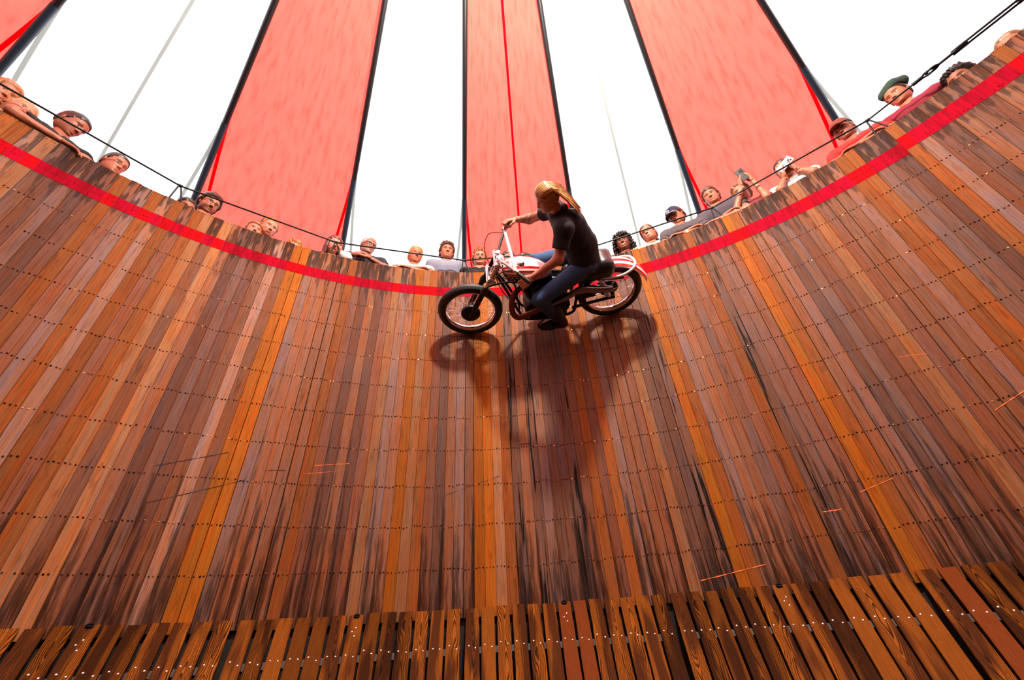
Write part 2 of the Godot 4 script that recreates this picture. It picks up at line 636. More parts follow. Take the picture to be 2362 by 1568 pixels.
func build_ramp() -> void:
	var rampn := structure("floor_ramp", "sloping starting track of spaced wooden slats")
	var length := 1.38
	var shapes := []
	for k in 10:
		shapes.append(slat_shape([0.0885, 0.087, 0.0905][k % 3], length, k * 0.05, k % 2 == 0))
	var bolt := MB.new()
	bolt.lathe(Transform3D(Basis(Vector3.RIGHT, PI / 2), Vector3.ZERO), [Vector2(0.0074, 0.0), Vector2(0.0068, 0.0022), Vector2(0.0045, 0.0044), Vector2(0.0005, 0.0052)], 9)
	var steel := material("bolt_steel", Color(0.93, 0.9, 0.88), 0.3, 1.0)
	var sm := []
	for k in 6:
		for f in [0.46, 0.6]:
			var m := material("slat_%d_%d" % [k, int(f * 100)], Color(f * 0.95, f * 0.97, f * 0.86), 0.55)
			m.albedo_texture = tex["slat%d" % k]
			m.metallic_specular = 0.1
			m.heightmap_enabled = true
			m.heightmap_texture = tex["slat%d" % k]
			m.heightmap_scale = 0.08
			sm.append(m)
	var plain := material("slat_plain", Color(0.4, 0.2, 0.08), 0.55)
	plain.albedo_texture = tex.grain
	plain.metallic_specular = 0.1
	var ring := MB.new()
	var step := 18.0 / SLATS
	for panel in 20:
		for j in SLATS:
			var seen := panel <= 3 or panel >= 16
			var th := SEAM + panel * 18.0 + (j + 0.5) * step * 0.985 + 0.13
			var f := ramp_frame(th)
			f = f * Transform3D(Basis(Vector3.BACK, rng.randf_range(-0.003, 0.003)), Vector3(0, rng.randf_range(-0.012, 0.004), rng.randf_range(-0.002, 0.002)))
			if not seen:
				ring.box(f * Transform3D(Basis(), Vector3(0, -length * 0.5, -0.014)), Vector3(0.0885, length, 0.028))
				continue
			var mat: Material = plain if rng.randf() < 0.08 else sm[rng.randi_range(0, 11)]
			var s := part(rampn, "slat", shapes[rng.randi_range(0, 9)], mat)
			s.transform = f
			var b := MB.new()
			for q in [Vector2(-0.022, -0.302), Vector2(0.022, -0.318), Vector2(-0.02, -0.92), Vector2(0.02, -0.94)]:
				b.append(bolt, Transform3D(Basis(), Vector3(q.x + rng.randf_range(-0.004, 0.004), q.y + rng.randf_range(-0.008, 0.008), 0.0)))
			if j == 6:
				for q in [Vector2(0.008, -0.105), Vector2(-0.012, -0.135), Vector2(0.005, -0.17)]:
					b.append(bolt, Transform3D(Basis(), Vector3(q.x, q.y, 0.0)))
			part(s, "bolts", b.mesh(), steel, "round steel bolt heads")
			if j == 6:
				var e := MB.new()
				var loop := PackedVector3Array()
				for q in 14:
					loop.append(Vector3(cos(TAU * q / 14.0) * 0.016, -0.014 + sin(TAU * q / 14.0) * 0.011, 0.008))
				e.tube(loop, 0.0045, 7, true)
				e.box(Transform3D(Basis(), Vector3(0, -0.018, 0.002)), Vector3(0.034, 0.02, 0.006), 0.001)
				part(s, "eye_bolt", e.mesh(), material("black_steel", Color(0.03, 0.03, 0.03), 0.45, 0.8), "black eye bolt")
	var ro := part(rampn, "slats_behind_the_lens", ring.mesh(), plain)
	ro.set_meta("kind", "stuff")
	# steel ledgers under the slats, one for each panel, and the dark bearers at the seams
	for panel in 20:
		var a := SEAM + panel * 18.0 + 0.4
		for d in [0.315, 0.95]:
			var led := MB.new()
			for i in 6:
				var f0 := ramp_frame(a + 17.2 * i / 6.0)
				var f1 := ramp_frame(a + 17.2 * (i + 1) / 6.0)
				for z in [-0.0305, -0.048]:
					var q := [f0 * Vector3(0, -d - 0.024, z), f1 * Vector3(0, -d - 0.024, z), f1 * Vector3(0, -d + 0.024, z), f0 * Vector3(0, -d + 0.024, z)]
					if z < -0.04:
						q.reverse()
					led.face(q[0], q[1], q[2], q[3])
				led.face(f0 * Vector3(0, -d + 0.024, -0.0305), f1 * Vector3(0, -d + 0.024, -0.0305), f1 * Vector3(0, -d + 0.024, -0.048), f0 * Vector3(0, -d + 0.024, -0.048))
				led.face(f1 * Vector3(0, -d - 0.024, -0.0305), f0 * Vector3(0, -d - 0.024, -0.0305), f0 * Vector3(0, -d - 0.024, -0.048), f1 * Vector3(0, -d - 0.024, -0.048))
			part(rampn, "ledger", led.mesh(), material("ledger_steel", Color(0.24, 0.22, 0.2), 0.6, 0.3))

func build_floor_and_gallery() -> void:
	var fl := structure("floor", "dark board floor of the drum")
	var m := MB.new()
	m.lathe(Transform3D(), [Vector2(R + 0.1, -0.08), Vector2(R + 0.1, 0.0), Vector2(R + 0.1, 0.0), Vector2(0.01, 0.0)], 96)
	var fm := material("floor_boards", Color(0.08, 0.06, 0.05), 0.8)
	fm.albedo_texture = tex.grain
	fm.uv1_triplanar = true
	fm.uv1_scale = Vector3(2.0, 2.0, 0.2)
	part(fl, "boards", m.mesh(), fm)
	var gr := structure("ground", "trodden ground round the drum")
	var g := MB.new()
	g.lathe(Transform3D(), [Vector2(60.0, -0.09), Vector2(R + 0.1, -0.09)], 64)
	part(gr, "earth", g.mesh(), material("earth", Color(0.42, 0.38, 0.3), 0.9))
	var ga := structure("floor_gallery", "plank walkway for the spectators behind the rim")
	var d := MB.new()
	d.lathe(Transform3D(), [Vector2(EAVE - 0.25, DECK - 0.06), Vector2(EAVE - 0.25, DECK), Vector2(EAVE - 0.25, DECK), Vector2(R + 0.085, DECK), Vector2(R + 0.085, DECK), Vector2(R + 0.085, DECK - 0.06), Vector2(R + 0.085, DECK - 0.06), Vector2(EAVE - 0.25, DECK - 0.06)], 100)
	part(ga, "deck", d.mesh(), material("deck_wood", Color(0.5, 0.4, 0.32), 0.8))
	for k in 20:
		var post := MB.new()
		for r in [R + 0.2, EAVE - 0.4]:
			post.box(Transform3D(Basis(Vector3.UP, -deg_to_rad(SEAM + 18.0 * k)), polar(SEAM + 18.0 * k, r, (DECK - 0.06) * 0.5 - 0.045)), Vector3(0.09, DECK - 0.06 + 0.09, 0.09), 0.006)
		part(ga, "post", post.mesh(), material("deck_wood", Color.WHITE))

# ---------------------------------------------------------------- the tent
func roof(th: float, r: float, lift := 0.0) -> Vector3:
	var y := APEX - PITCH * r
	return polar(th, r, y) + (Vector3.UP + polar(th, PITCH, 0.0)).normalized() * lift

func canvas(called: String, color: Color, through: Color, t: Texture2D) -> StandardMaterial3D:
	var m := material(called, color, 0.85)
	m.albedo_texture = t
	m.backlight_enabled = true
	m.backlight = through
	m.metallic_specular = 0.15
	return m

func build_tent() -> void:
	var tent := thing("circus_tent", "red and white striped big top canopy on dark rafter poles", "tent")
	var red := canvas("red_canvas", Color(0.93, 0.345, 0.30), Color(1.0, 1.0, 1.0), tex.canvas)
	var white := canvas("white_canvas", Color(0.97, 0.97, 0.96), Color(1.0, 1.0, 1.0), tex.canvas_white)
	var red_web := canvas("red_webbing", Color(0.98, 0.02, 0.1), Color(1.0, 1.0, 1.0), tex.canvas_white)
	var white_web := canvas("white_webbing", Color(0.6, 0.62, 0.6), Color(1.0, 1.0, 1.0), tex.canvas_white)
	var pole_mat := material("pole_paint", Color(0.035, 0.045, 0.06), 0.42)
	var low_mat := material("pole_paint_blue", Color(0.06, 0.16, 0.22), 0.42)
	var first := SEAM - 0.45
	for k in 20:
		var th := first + 18.0 * k
		var is_red := k % 2 == 0
		# roof panel: a sheet that sags a little between its poles
		var sheet := MB.new()
		var rs := [0.35, 0.9, 1.4, 1.9, 2.3, 2.7, 3.1, 3.5, 3.9, 4.3, 4.7, 5.1, 5.5, 5.9, EAVE]
		var n := 10
		for ri in rs.size():
			for i in n + 1:
				var a := float(i) / n
				var sag: float = -0.05 * sin(a * PI) * (rs[ri] / EAVE) * (0.6 + 0.4 * sin(rs[ri] * 2.1 + k))
				sheet.vert(roof(th + 18.0 * a, rs[ri], sag), Vector2(k * 0.37 + a * 1.1, rs[ri] * 0.2))
		for ri in rs.size() - 1:
			for i in n:
				var b := ri * (n + 1) + i
				sheet.quad(b, b + n + 1, b + n + 2, b + 1)
		part(tent, "roof_panel", sheet.mesh(), red if is_red else white, "translucent red canvas roof panel" if is_red else "translucent white canvas roof panel")
		# side wall below the eave
		var side := MB.new()
		for ri in 4:
			for i in n + 1:
				var a := float(i) / n
				side.vert(polar(th + 18.0 * a, EAVE + 0.03 * sin(a * TAU * 3.0 + k), lerpf(APEX - PITCH * EAVE, -0.08, ri / 3.0)), Vector2(k * 0.37 + a * 0.5, ri * 0.2))
		for ri in 3:
			for i in n:
				var b := ri * (n + 1) + i
				side.quad(b, b + n + 1, b + n + 2, b + 1)
		part(tent, "side_wall", side.mesh(), red if is_red else white)
		# rafter pole under the seam, in two lengths
		var p := MB.new()
		p.tube(PackedVector3Array([roof(th, 0.4, -0.06), roof(th, 4.85, -0.06)]), 0.033, 10)
		part(tent, "rafter_pole", p.mesh(), pole_mat)
		var p2 := MB.new()
		p2.tube(PackedVector3Array([roof(th, 4.8, -0.06), roof(th, EAVE - 0.02, -0.06)]), 0.036, 10)
		p2.tube(PackedVector3Array([roof(th, EAVE - 0.06, -0.03), polar(th, EAVE - 0.06, -0.08)]), 0.036, 10)
		part(tent, "side_pole", p2.mesh(), low_mat)
		# webbing sewn under the sheets: a fork at each pole, and a middle seam on some panels
		for s in [-1.0, 1.0]:
			var on_red: bool = is_red == (s > 0.0)
			var w := MB.new()
			strip(w, th + s * 0.12, 4.75, th + s * 1.95, EAVE - 0.02, 0.036)
			part(tent, "webbing", w.mesh(), red_web if on_red else white_web)
		if k in [17, 0, 1, 10, 6, 7]:
			if k != 19:
				var w := MB.new()
				strip(w, th + 9.1, 0.4, th + 9.1, EAVE - 0.02, 0.03)
				part(tent, "middle_webbing", w.mesh(), red_web if is_red else white_web)
	var crown := MB.new()
	var loop := PackedVector3Array()
	for q in 40:
		loop.append(polar(q * 9.0, 0.42, APEX - PITCH * 0.42 - 0.1))
	crown.tube(loop, 0.045, 10, true)
	part(tent, "crown_ring", crown.mesh(), pole_mat)
	var cap := MB.new()
	cap.lathe(Transform3D(), [Vector2(0.36, APEX - PITCH * 0.36), Vector2(0.2, APEX - 0.06), Vector2(0.01, APEX)], 40)
	part(tent, "crown_cap", cap.mesh(), red)
	# the work light that hangs in the crown
	var lamp := thing("work_light", "round white work light hanging under the tent roof", "lamp", "", Transform3D(Basis(), Vector3(0.4, 6.15, -1.2)))
	var body := MB.new()
	body.lathe(Transform3D(), [Vector2(0.2, 0.0), Vector2(0.21, 0.03), Vector2(0.15, 0.16), Vector2(0.05, 0.24), Vector2(0.01, 0.25)], 28)
	body.rod(Vector3(0, 0.24, 0), Vector3(0, 1.5, 0), 0.008)
	part(lamp, "housing", body.mesh(), pole_mat)
	var lens := MB.new()
	lens.lathe(Transform3D(), [Vector2(0.001, -0.03), Vector2(0.12, -0.02), Vector2(0.19, 0.002)], 28)
	var glow := material("lamp_lens", Color(1, 1, 1), 0.3)
	glow.emission_enabled = true
	glow.emission = Color(1.0, 0.97, 0.92)
	glow.emission_energy_multiplier = 6.0
	part(lamp, "lamp_lens", lens.mesh(), glow)
	var li := OmniLight3D.new()
	li.name = "work_light_beam"
	li.light_energy = LAMP_ENERGY
	li.light_color = Color(1.0, 0.96, 0.9)
	li.light_size = 0.13
	li.omni_range = 40.0
	li.omni_attenuation = 2.0
	li.shadow_enabled = true
	li.position = Vector3(0, -0.22, 0)
	lamp.add_child(li)

const LAMP_ENERGY := 17.0

func strip(m: MB, t0: float, r0: float, t1: float, r1: float, width: float) -> void:
	var n := 24
	var prev := []
	for i in n + 1:
		var a := float(i) / n
		var th := lerpf(t0, t1, a)
		var r := lerpf(r0, r1, a)
		var half := rad_to_deg(width * 0.5 / maxf(r, 0.3))
		var off := wrapf(th - (SEAM - 0.45), 0.0, 18.0) / 18.0
		var k := int(floorf((wrapf(th - (SEAM - 0.45), 0.0, 360.0)) / 18.0))
		var lift := -0.05 * sin(off * PI) * (r / EAVE) * (0.6 + 0.4 * sin(r * 2.1 + k)) - 0.012
		var q := [m.vert(roof(th - half, r, lift)), m.vert(roof(th + half, r, lift))]
		if i > 0:
			m.quad(prev[0], q[0], q[1], prev[1])
		prev = q

# ---------------------------------------------------------------- the safety cable
func cable_point(k: float) -> Vector3:
	return polar(SEAM + 18.0 * k - 0.35, R + 0.02, RIM + 0.215)

func build_cable() -> void:
	var steel := material("cable_steel", Color(0.05, 0.07, 0.075), 0.45, 0.6)
	var cable := thing("safety_cable", "taut dark steel cable strung round the top of the wall", "cable")
	var seg := MB.new()
	for k in 20:
		var a := cable_point(k)
		var b := cable_point(k + 1)
		if k == 3:      # the turnbuckle sits in this span
			seg.rod(a, a.lerp(b, 0.30), 0.0085)
			seg.rod(a.lerp(b, 0.86), b, 0.0085)
		else:
			seg.rod(a, b, 0.0085)
	part(cable, "wire_rope", seg.mesh(), steel)
	var a := cable_point(3)
	var b := cable_point(4)
	var dir := (b - a).normalized()
	var out := Vector3.UP.cross(dir).normalized()
	var eye := MB.new()
	for side in [0, 1]:
		var mid := a.lerp(b, 0.325 + 0.02 * side)
		var lp := PackedVector3Array()
		for q in 18:
			var t := TAU * q / 18.0
			var other := Vector3.UP if side == 0 else out
			lp.append(mid + dir * cos(t) * 0.042 + other * sin(t) * 0.02)
		eye.tube(lp, 0.0095, 7, true)
	eye.rod(a.lerp(b, 0.245), a.lerp(b, 0.30), 0.016)
	part(cable, "eye", eye.mesh(), steel)
	for q in [[0.36, 0.47], [0.78, 0.88]]:
		var screw := MB.new()
		screw.rod(a.lerp(b, q[0]), a.lerp(b, q[1]), 0.011)
		part(cable, "screw", screw.mesh(), steel)
	var buckle := MB.new()
	for s in [-1.0, 1.0]:
		buckle.rod(a.lerp(b, 0.46) + out * 0.018 * s, a.lerp(b, 0.80) + out * 0.018 * s, 0.009)
	buckle.rod(a.lerp(b, 0.44), a.lerp(b, 0.51), 0.024, 6)
	buckle.rod(a.lerp(b, 0.72), a.lerp(b, 0.81), 0.024, 6)
	part(cable, "turnbuckle", buckle.mesh(), steel, "long open turnbuckle")
	var beside := {-2: "beside a person showing only dark hair", -1: "before the person with long dark red hair", 0: "between the grey-blue T-shirt and the curly ginger hair",
		1: "behind the rider's back", 2: "before the charcoal T-shirt", 3: "between the red T-shirt and the maroon one"}
	for k: int in beside:
		var top := cable_point(k)
		var th: float = SEAM + 18.0 * k
		var br := thing("cable_bracket", "black steel V bracket on the rim " + beside[k], "bracket", "cable brackets on the rim")
		for s in [-1.0, 1.0]:
			var m := MB.new()
			var foot := polar(th + s * (0.85 if s > 0 else 0.75), R + 0.045, RIM - 0.16)
			m.tube(PackedVector3Array([foot, polar(th + s * 0.7, R + 0.045, RIM - 0.01), top + Vector3(0, -0.02, 0) + polar(th + 90.0, 0.012 * s, 0.0), top + Vector3(0, 0.008, 0)]), 0.0075, 7)
			part(br, "strut", m.mesh(), steel)
		var ring := MB.new()
		ring.rod(top - polar(th + 90.0, 0.016, 0.0), top + polar(th + 90.0, 0.016, 0.0), 0.016, 9)
		part(br, "clamp", ring.mesh(), steel)

# ---------------------------------------------------------------- soft bodies: tapered bones joined and meshed as surface nets
func blob(bones: Array, cell: float, k: float, cuts := []) -> MB:
	# bones: [from, to, radius, radius, colour]; cuts: [plane, centre, reach]: kept below the plane, within reach of the centre
	var lo := Vector3.INF
	var hi := -Vector3.INF
	for b in bones:
		var r: float = maxf(b[2], b[3]) + k * 0.3 + cell * 2.5
		lo = lo.min(b[0] - Vector3.ONE * r).min(b[1] - Vector3.ONE * r)
		hi = hi.max(b[0] + Vector3.ONE * r).max(b[1] + Vector3.ONE * r)
	var nx := int((hi.x - lo.x) / cell) + 2
	var ny := int((hi.y - lo.y) / cell) + 2
	var nz := int((hi.z - lo.z) / cell) + 2
	var sx := 1
	var sy := nx
	var sz := nx * ny
	var f := PackedFloat32Array()
	f.resize(nx * ny * nz)
	f.fill(1.0)
	var boxes := []
	for b in bones:
		var a: Vector3 = b[0]
		var e: Vector3 = b[1]
		var ra: float = b[2]
		var rb: float = b[3]
		var m := maxf(ra, rb) + k + cell * 2.0
		var p0 := ((a.min(e) - Vector3.ONE * m - lo) / cell).floor().max(Vector3.ZERO)
		var p1 := ((a.max(e) + Vector3.ONE * m - lo) / cell).ceil().min(Vector3(nx - 1, ny - 1, nz - 1))
		boxes.append([p0, p1])
		var ab := e - a
		var l2 := maxf(ab.length_squared(), 1e-9)
		for z in range(int(p0.z), int(p1.z) + 1):
			for y in range(int(p0.y), int(p1.y) + 1):
				var i := z * sz + y * sy + int(p0.x)
				var p := lo + Vector3(p0.x, y, z) * cell
				for x in range(int(p0.x), int(p1.x) + 1):
					var t := clampf((p - a).dot(ab) / l2, 0.0, 1.0)
					var d := p.distance_to(a + ab * t) - ra - (rb - ra) * t
					var g := f[i]
					var h := k - absf(g - d)
					if h > 0.0:
						f[i] = minf(g, d) - h * h * 0.25 / k
					elif d < g:
						f[i] = d
					i += 1
					p.x += cell
	if not cuts.is_empty():
		for bx in boxes:
			var p0: Vector3 = bx[0]
			var p1: Vector3 = bx[1]
			for z in range(int(p0.z), int(p1.z) + 1):
				for y in range(int(p0.y), int(p1.y) + 1):
					var i := z * sz + y * sy + int(p0.x)
					for x in range(int(p0.x), int(p1.x) + 1):
						var p := lo + Vector3(x, y, z) * cell
						for q in cuts:
							if p.distance_squared_to(q[1]) < q[2] * q[2]:
								f[i] = maxf(f[i], q[0].distance_to(p))
						i += 1
	var out := MB.new()
	var at := {}
	var order := PackedInt32Array()
	for bx in boxes:
		var p0: Vector3 = bx[0]
		var p1: Vector3 = bx[1]
		for z in range(int(p0.z), mini(int(p1.z), nz - 2) + 1):
			for y in range(int(p0.y), mini(int(p1.y), ny - 2) + 1):
				var i := z * sz + y * sy + int(p0.x)
				for x in range(int(p0.x), mini(int(p1.x), nx - 2) + 1):
					var c0 := f[i]
					if absf(c0) < cell * 2.2 and not at.has(i):
						var s := c0 < 0.0
						if (f[i + 1] < 0.0) != s or (f[i + sy] < 0.0) != s or (f[i + sz] < 0.0) != s or (f[i + 1 + sy] < 0.0) != s or (f[i + 1 + sz] < 0.0) != s or (f[i + sy + sz] < 0.0) != s or (f[i + 1 + sy + sz] < 0.0) != s:
							var sum := Vector3.ZERO
							var n := 0
							for e in EDGES:
								var ia: int = i + e[0].x + e[0].y * sy + e[0].z * sz
								var ib: int = i + e[1].x + e[1].y * sy + e[1].z * sz
								var fa := f[ia]
								var fb := f[ib]
								if (fa < 0.0) != (fb < 0.0):
									sum += Vector3(e[0]).lerp(Vector3(e[1]), fa / (fa - fb))
									n += 1
							var p := lo + (Vector3(x, y, z) + sum / n) * cell
							var best := 1e9
							for b in bones:
								var ab: Vector3 = b[1] - b[0]
								var t := clampf((p - b[0]).dot(ab) / maxf(ab.length_squared(), 1e-9), 0.0, 1.0)
								var d: float = p.distance_to(b[0] + ab * t) - lerpf(b[2], b[3], t)
								if d < best:
									best = d
									out.col = b[4]
							at[i] = out.vert(p)
							order.append(i)
					i += 1
	for i in order:
		var s := f[i] < 0.0
		if (f[i + 1] < 0.0) != s and at.has(i - sy) and at.has(i - sz) and at.has(i - sy - sz):
			if s:
				out.quad(at[i], at[i - sy], at[i - sy - sz], at[i - sz])
			else:
				out.quad(at[i], at[i - sz], at[i - sy - sz], at[i - sy])
		if (f[i + sy] < 0.0) != s and at.has(i - 1) and at.has(i - sz) and at.has(i - 1 - sz):
			if s:
				out.quad(at[i], at[i - sz], at[i - 1 - sz], at[i - 1])
			else:
				out.quad(at[i], at[i - 1], at[i - 1 - sz], at[i - sz])
		if (f[i + sz] < 0.0) != s and at.has(i - 1) and at.has(i - sy) and at.has(i - 1 - sy):
			if s:
				out.quad(at[i], at[i - 1], at[i - 1 - sy], at[i - sy])
			else:
				out.quad(at[i], at[i - sy], at[i - 1 - sy], at[i - 1])
	return out

func crumple(m: MB, sd: int, depth: float) -> void:
	# folds in cloth: push the surface in and out along slanting ridges
	var n := noise(sd, 7.0, 3)
	var mid := Vector3.ZERO
	for p in m.v:
		mid += p
	mid /= maxf(m.v.size(), 1)
	for i in m.v.size():
		var p := m.v[i]
		m.v[i] = p + (p - mid).normalized() * depth * n.get_noise_3d(p.x * 1.4, p.y * 0.7 + p.x, p.z * 1.4)

const EDGES := [[Vector3i(0, 0, 0), Vector3i(1, 0, 0)], [Vector3i(0, 1, 0), Vector3i(1, 1, 0)], [Vector3i(0, 0, 1), Vector3i(1, 0, 1)], [Vector3i(0, 1, 1), Vector3i(1, 1, 1)],
	[Vector3i(0, 0, 0), Vector3i(0, 1, 0)], [Vector3i(1, 0, 0), Vector3i(1, 1, 0)], [Vector3i(0, 0, 1), Vector3i(0, 1, 1)], [Vector3i(1, 0, 1), Vector3i(1, 1, 1)],
	[Vector3i(0, 0, 0), Vector3i(0, 0, 1)], [Vector3i(1, 0, 0), Vector3i(1, 0, 1)], [Vector3i(0, 1, 0), Vector3i(0, 1, 1)], [Vector3i(1, 1, 0), Vector3i(1, 1, 1)]]

# ---------------------------------------------------------------- heads. Local axes: face towards +z, crown +y, the person's left +x
# height, half width, depth to the front, depth to the back
const SKULL := [[0.125, 0.004, 0.0, 0.012], [0.121, 0.030, 0.028, 0.046], [0.112, 0.046, 0.050, 0.066], [0.097, 0.060, 0.069, 0.084], [0.077, 0.0685, 0.083, 0.096], [0.05, 0.0735, 0.091, 0.102],
	[0.025, 0.0745, 0.0925, 0.102], [0.005, 0.074, 0.0895, 0.099], [-0.015, 0.0725, 0.0885, 0.094], [-0.035, 0.070, 0.0885, 0.086], [-0.055, 0.066, 0.0885, 0.074], [-0.075, 0.0595, 0.0875, 0.060],
	[-0.092, 0.049, 0.085, 0.046], [-0.104, 0.036, 0.078, 0.034], [-0.111, 0.022, 0.064, 0.022]]

func skull(y: float, t: float) -> Vector3:
	var i := 0
	while i < SKULL.size() - 2 and y < SKULL[i + 1][0]:
		i += 1
	var a: Array = SKULL[i]
	var b: Array = SKULL[i + 1]
	var w := clampf((a[0] - y) / (a[0] - b[0]), 0.0, 1.0)
	var hw: float = lerpf(a[1], b[1], w)
	var fr: float = lerpf(a[2], b[2], w)
	var bk: float = lerpf(a[3], b[3], w)
	var s := sin(t)
	var q := cos(t)
	var n := 2.3
	var m := pow(pow(absf(s), n) + pow(absf(q), n), -1.0 / n)
	return Vector3(hw * s * m, y, (fr if q > 0.0 else bk) * q * m)

func bump(x: float, y: float, x0: float, y0: float, wx: float, wy: float) -> float:
	var a := (x - x0) / wx
	var b := (y - y0) / wy
	return exp(-a * a - b * b)

func head_levels() -> PackedFloat32Array:
	var ys := PackedFloat32Array([0.124, 0.119, 0.11, 0.099, 0.087, 0.075, 0.063, 0.053, 0.045])
	var y := 0.039
	while y > -0.1:
		ys.append(y)
		y -= 0.0042
	ys.append_array(PackedFloat32Array([-0.101, -0.105, -0.109]))
	return ys

func head(o: Dictionary) -> MB:
	var m := MB.new()
	var skin: Color = o.skin
	var brow: Color = o.get("brow", o.get("hair_color", srgb(50, 30, 20)))
	var smile: float = o.get("smile", 0.0)
	var laugh: float = o.get("laugh", 0.0)
	var beard: float = o.get("beard", 0.0)
	var beard_col: Color = o.get("beard_color", brow)
	var tash: float = o.get("moustache", beard)
	var nose: float = o.get("nose", 1.0)
	var lips := skin.lerp(srgb(170, 50, 50), 0.55)
	var ys := head_levels()
	var seg := 56
	for y in ys:
		for i in seg:
			var sgm := float(i) / seg
			var t := TAU * sgm - 0.58 * sin(TAU * sgm)
			var p := skull(y, t)
			var cc := skin
			if p.z > 0.03:
				var ax := absf(p.x)
				# nose: a ridge that rises to the tip and ends short above the lip
				var up := clampf((0.022 - y) / 0.062, 0.0, 1.0)
				var tip := 1.0 - smoothstep(-0.036, -0.045, y)
				if y < 0.03:
					p.z += nose * (0.006 + 0.019 * up) * exp(-pow(p.x / (0.0085 + 0.006 * up), 2.0)) * tip * smoothstep(0.035, 0.015, y)
					p.z += 0.006 * bump(ax, y, 0.013, -0.036, 0.006, 0.007)
				p.z -= 0.0105 * bump(ax, y, 0.030, 0.006, 0.017, 0.012)
				p.z += 0.0055 * bump(ax, y, 0.031, 0.003, 0.012, 0.008)
				p.z += 0.005 * bump(ax, y, 0.028, 0.026, 0.022, 0.008)
				p.z += (0.004 + 0.005 * smile) * bump(ax, y, 0.040, -0.028, 0.02, 0.017)
				var yl := -0.064 + smile * 0.011 * pow(p.x / 0.024, 2.0)
				p.z += 0.0065 * bump(p.x, y, 0.0, yl + 0.006, 0.022, 0.006) + 0.0065 * bump(p.x, y, 0.0, yl - 0.008, 0.019, 0.006)
				p.z -= 0.004 * bump(p.x, y, 0.0, -0.082, 0.02, 0.005)
				p.z += 0.007 * bump(p.x, y, 0.0, -0.097, 0.02, 0.012)
				# colours of the face
				cc = cc.lerp(skin * Color(1.05, 0.8, 0.76), 0.45 * bump(ax, y, 0.042, -0.026, 0.018, 0.016) + 0.35 * bump(p.x, y, 0.0, -0.034, 0.014, 0.012))
				if beard > 0.0:
					var low := smoothstep(-0.042, -0.062, y - 0.35 * maxf(0.0, ax - 0.03))
					cc = cc.lerp(beard_col, beard * low)
				if tash > 0.0:
					cc = cc.lerp(beard_col, tash * bump(p.x, y, 0.0, yl + 0.0135, 0.026, 0.0055))
				var half := 0.023 + 0.007 * smile
				if ax < half:
					var dy := y - yl
					var thick := 0.0085 * (1.0 - pow(ax / half, 2.0)) + 0.002
					if absf(dy) < thick + 0.002:
						cc = cc.lerp(lips, 0.85)
					if laugh > 0.0:
						var open := 0.012 * laugh * (1.0 - pow(ax / half, 2.0))
						if dy < 0.006 and dy > 0.006 - open:
							cc = srgb(196, 178, 166)
						elif dy <= 0.006 - open and dy > -0.004 - open:
							cc = srgb(90, 18, 18)
					elif absf(dy) < 0.0022:
						cc = lips * 0.35
				var ex := ax - 0.031
				var ey := y - 0.004
				var eye := pow(ex / 0.0145, 2.0) + pow(ey / 0.0062, 2.0)
				if eye < 1.0:
					cc = srgb(178, 158, 148)
					if pow(ex + 0.001, 2.0) + ey * ey * 0.6 < 0.00006:
						cc = srgb(30, 20, 16)
				elif eye < 2.0:
					cc = cc.lerp(srgb(40, 22, 18), 0.8 if ey > 0.0 else 0.4)
				var by := 0.0235 + 0.004 * sin(clampf((ax - 0.012) / 0.04, 0.0, 1.0) * PI)
				if ax > 0.011 and ax < 0.053 and absf(y - by) < 0.0042:
					cc = cc.lerp(brow, 0.85)
				if absf(ax - 0.008) < 0.004 and absf(y + 0.0425) < 0.003:
					cc = skin * 0.25
			elif beard > 0.0 and p.z > -0.02:
				cc = cc.lerp(beard_col, beard * smoothstep(-0.03, -0.05, y) * 0.9)
			m.col = cc
			m.vert(p, Vector2(sgm, y))
	for r in ys.size() - 1:
		for i in seg:
			var j := (i + 1) % seg
			m.quad(r * seg + i, (r + 1) * seg + i, (r + 1) * seg + j, r * seg + j)
	m.col = skin
	var top := m.vert(Vector3(0, 0.1255, -0.006))
	var bot := m.vert(Vector3(0, -0.106, 0.012))
	var last := (ys.size() - 1) * seg
	for i in seg:
		var j := (i + 1) % seg
		m.tri(top, i, j)
		m.tri(bot, last + j, last + i)
	for s in [-1.0, 1.0]:
		m.col = skin * Color(1.0, 0.86, 0.82)
		m.ball(Transform3D(Basis(Vector3.UP, s * 0.35) * Basis(Vector3.RIGHT, -0.2), Vector3(s * 0.075, -0.004, -0.008)), Vector3(0.009, 0.031, 0.019), 10, 7)
		m.col = skin * Color(0.75, 0.5, 0.48)
		m.ball(Transform3D(Basis(Vector3.UP, s * 0.35), Vector3(s * 0.081, -0.002, -0.004)), Vector3(0.005, 0.016, 0.009), 8, 5)
	if o.get("wide", 1.0) != 1.0:
		for i in m.v.size():
			m.v[i].x *= o.wide
	return m

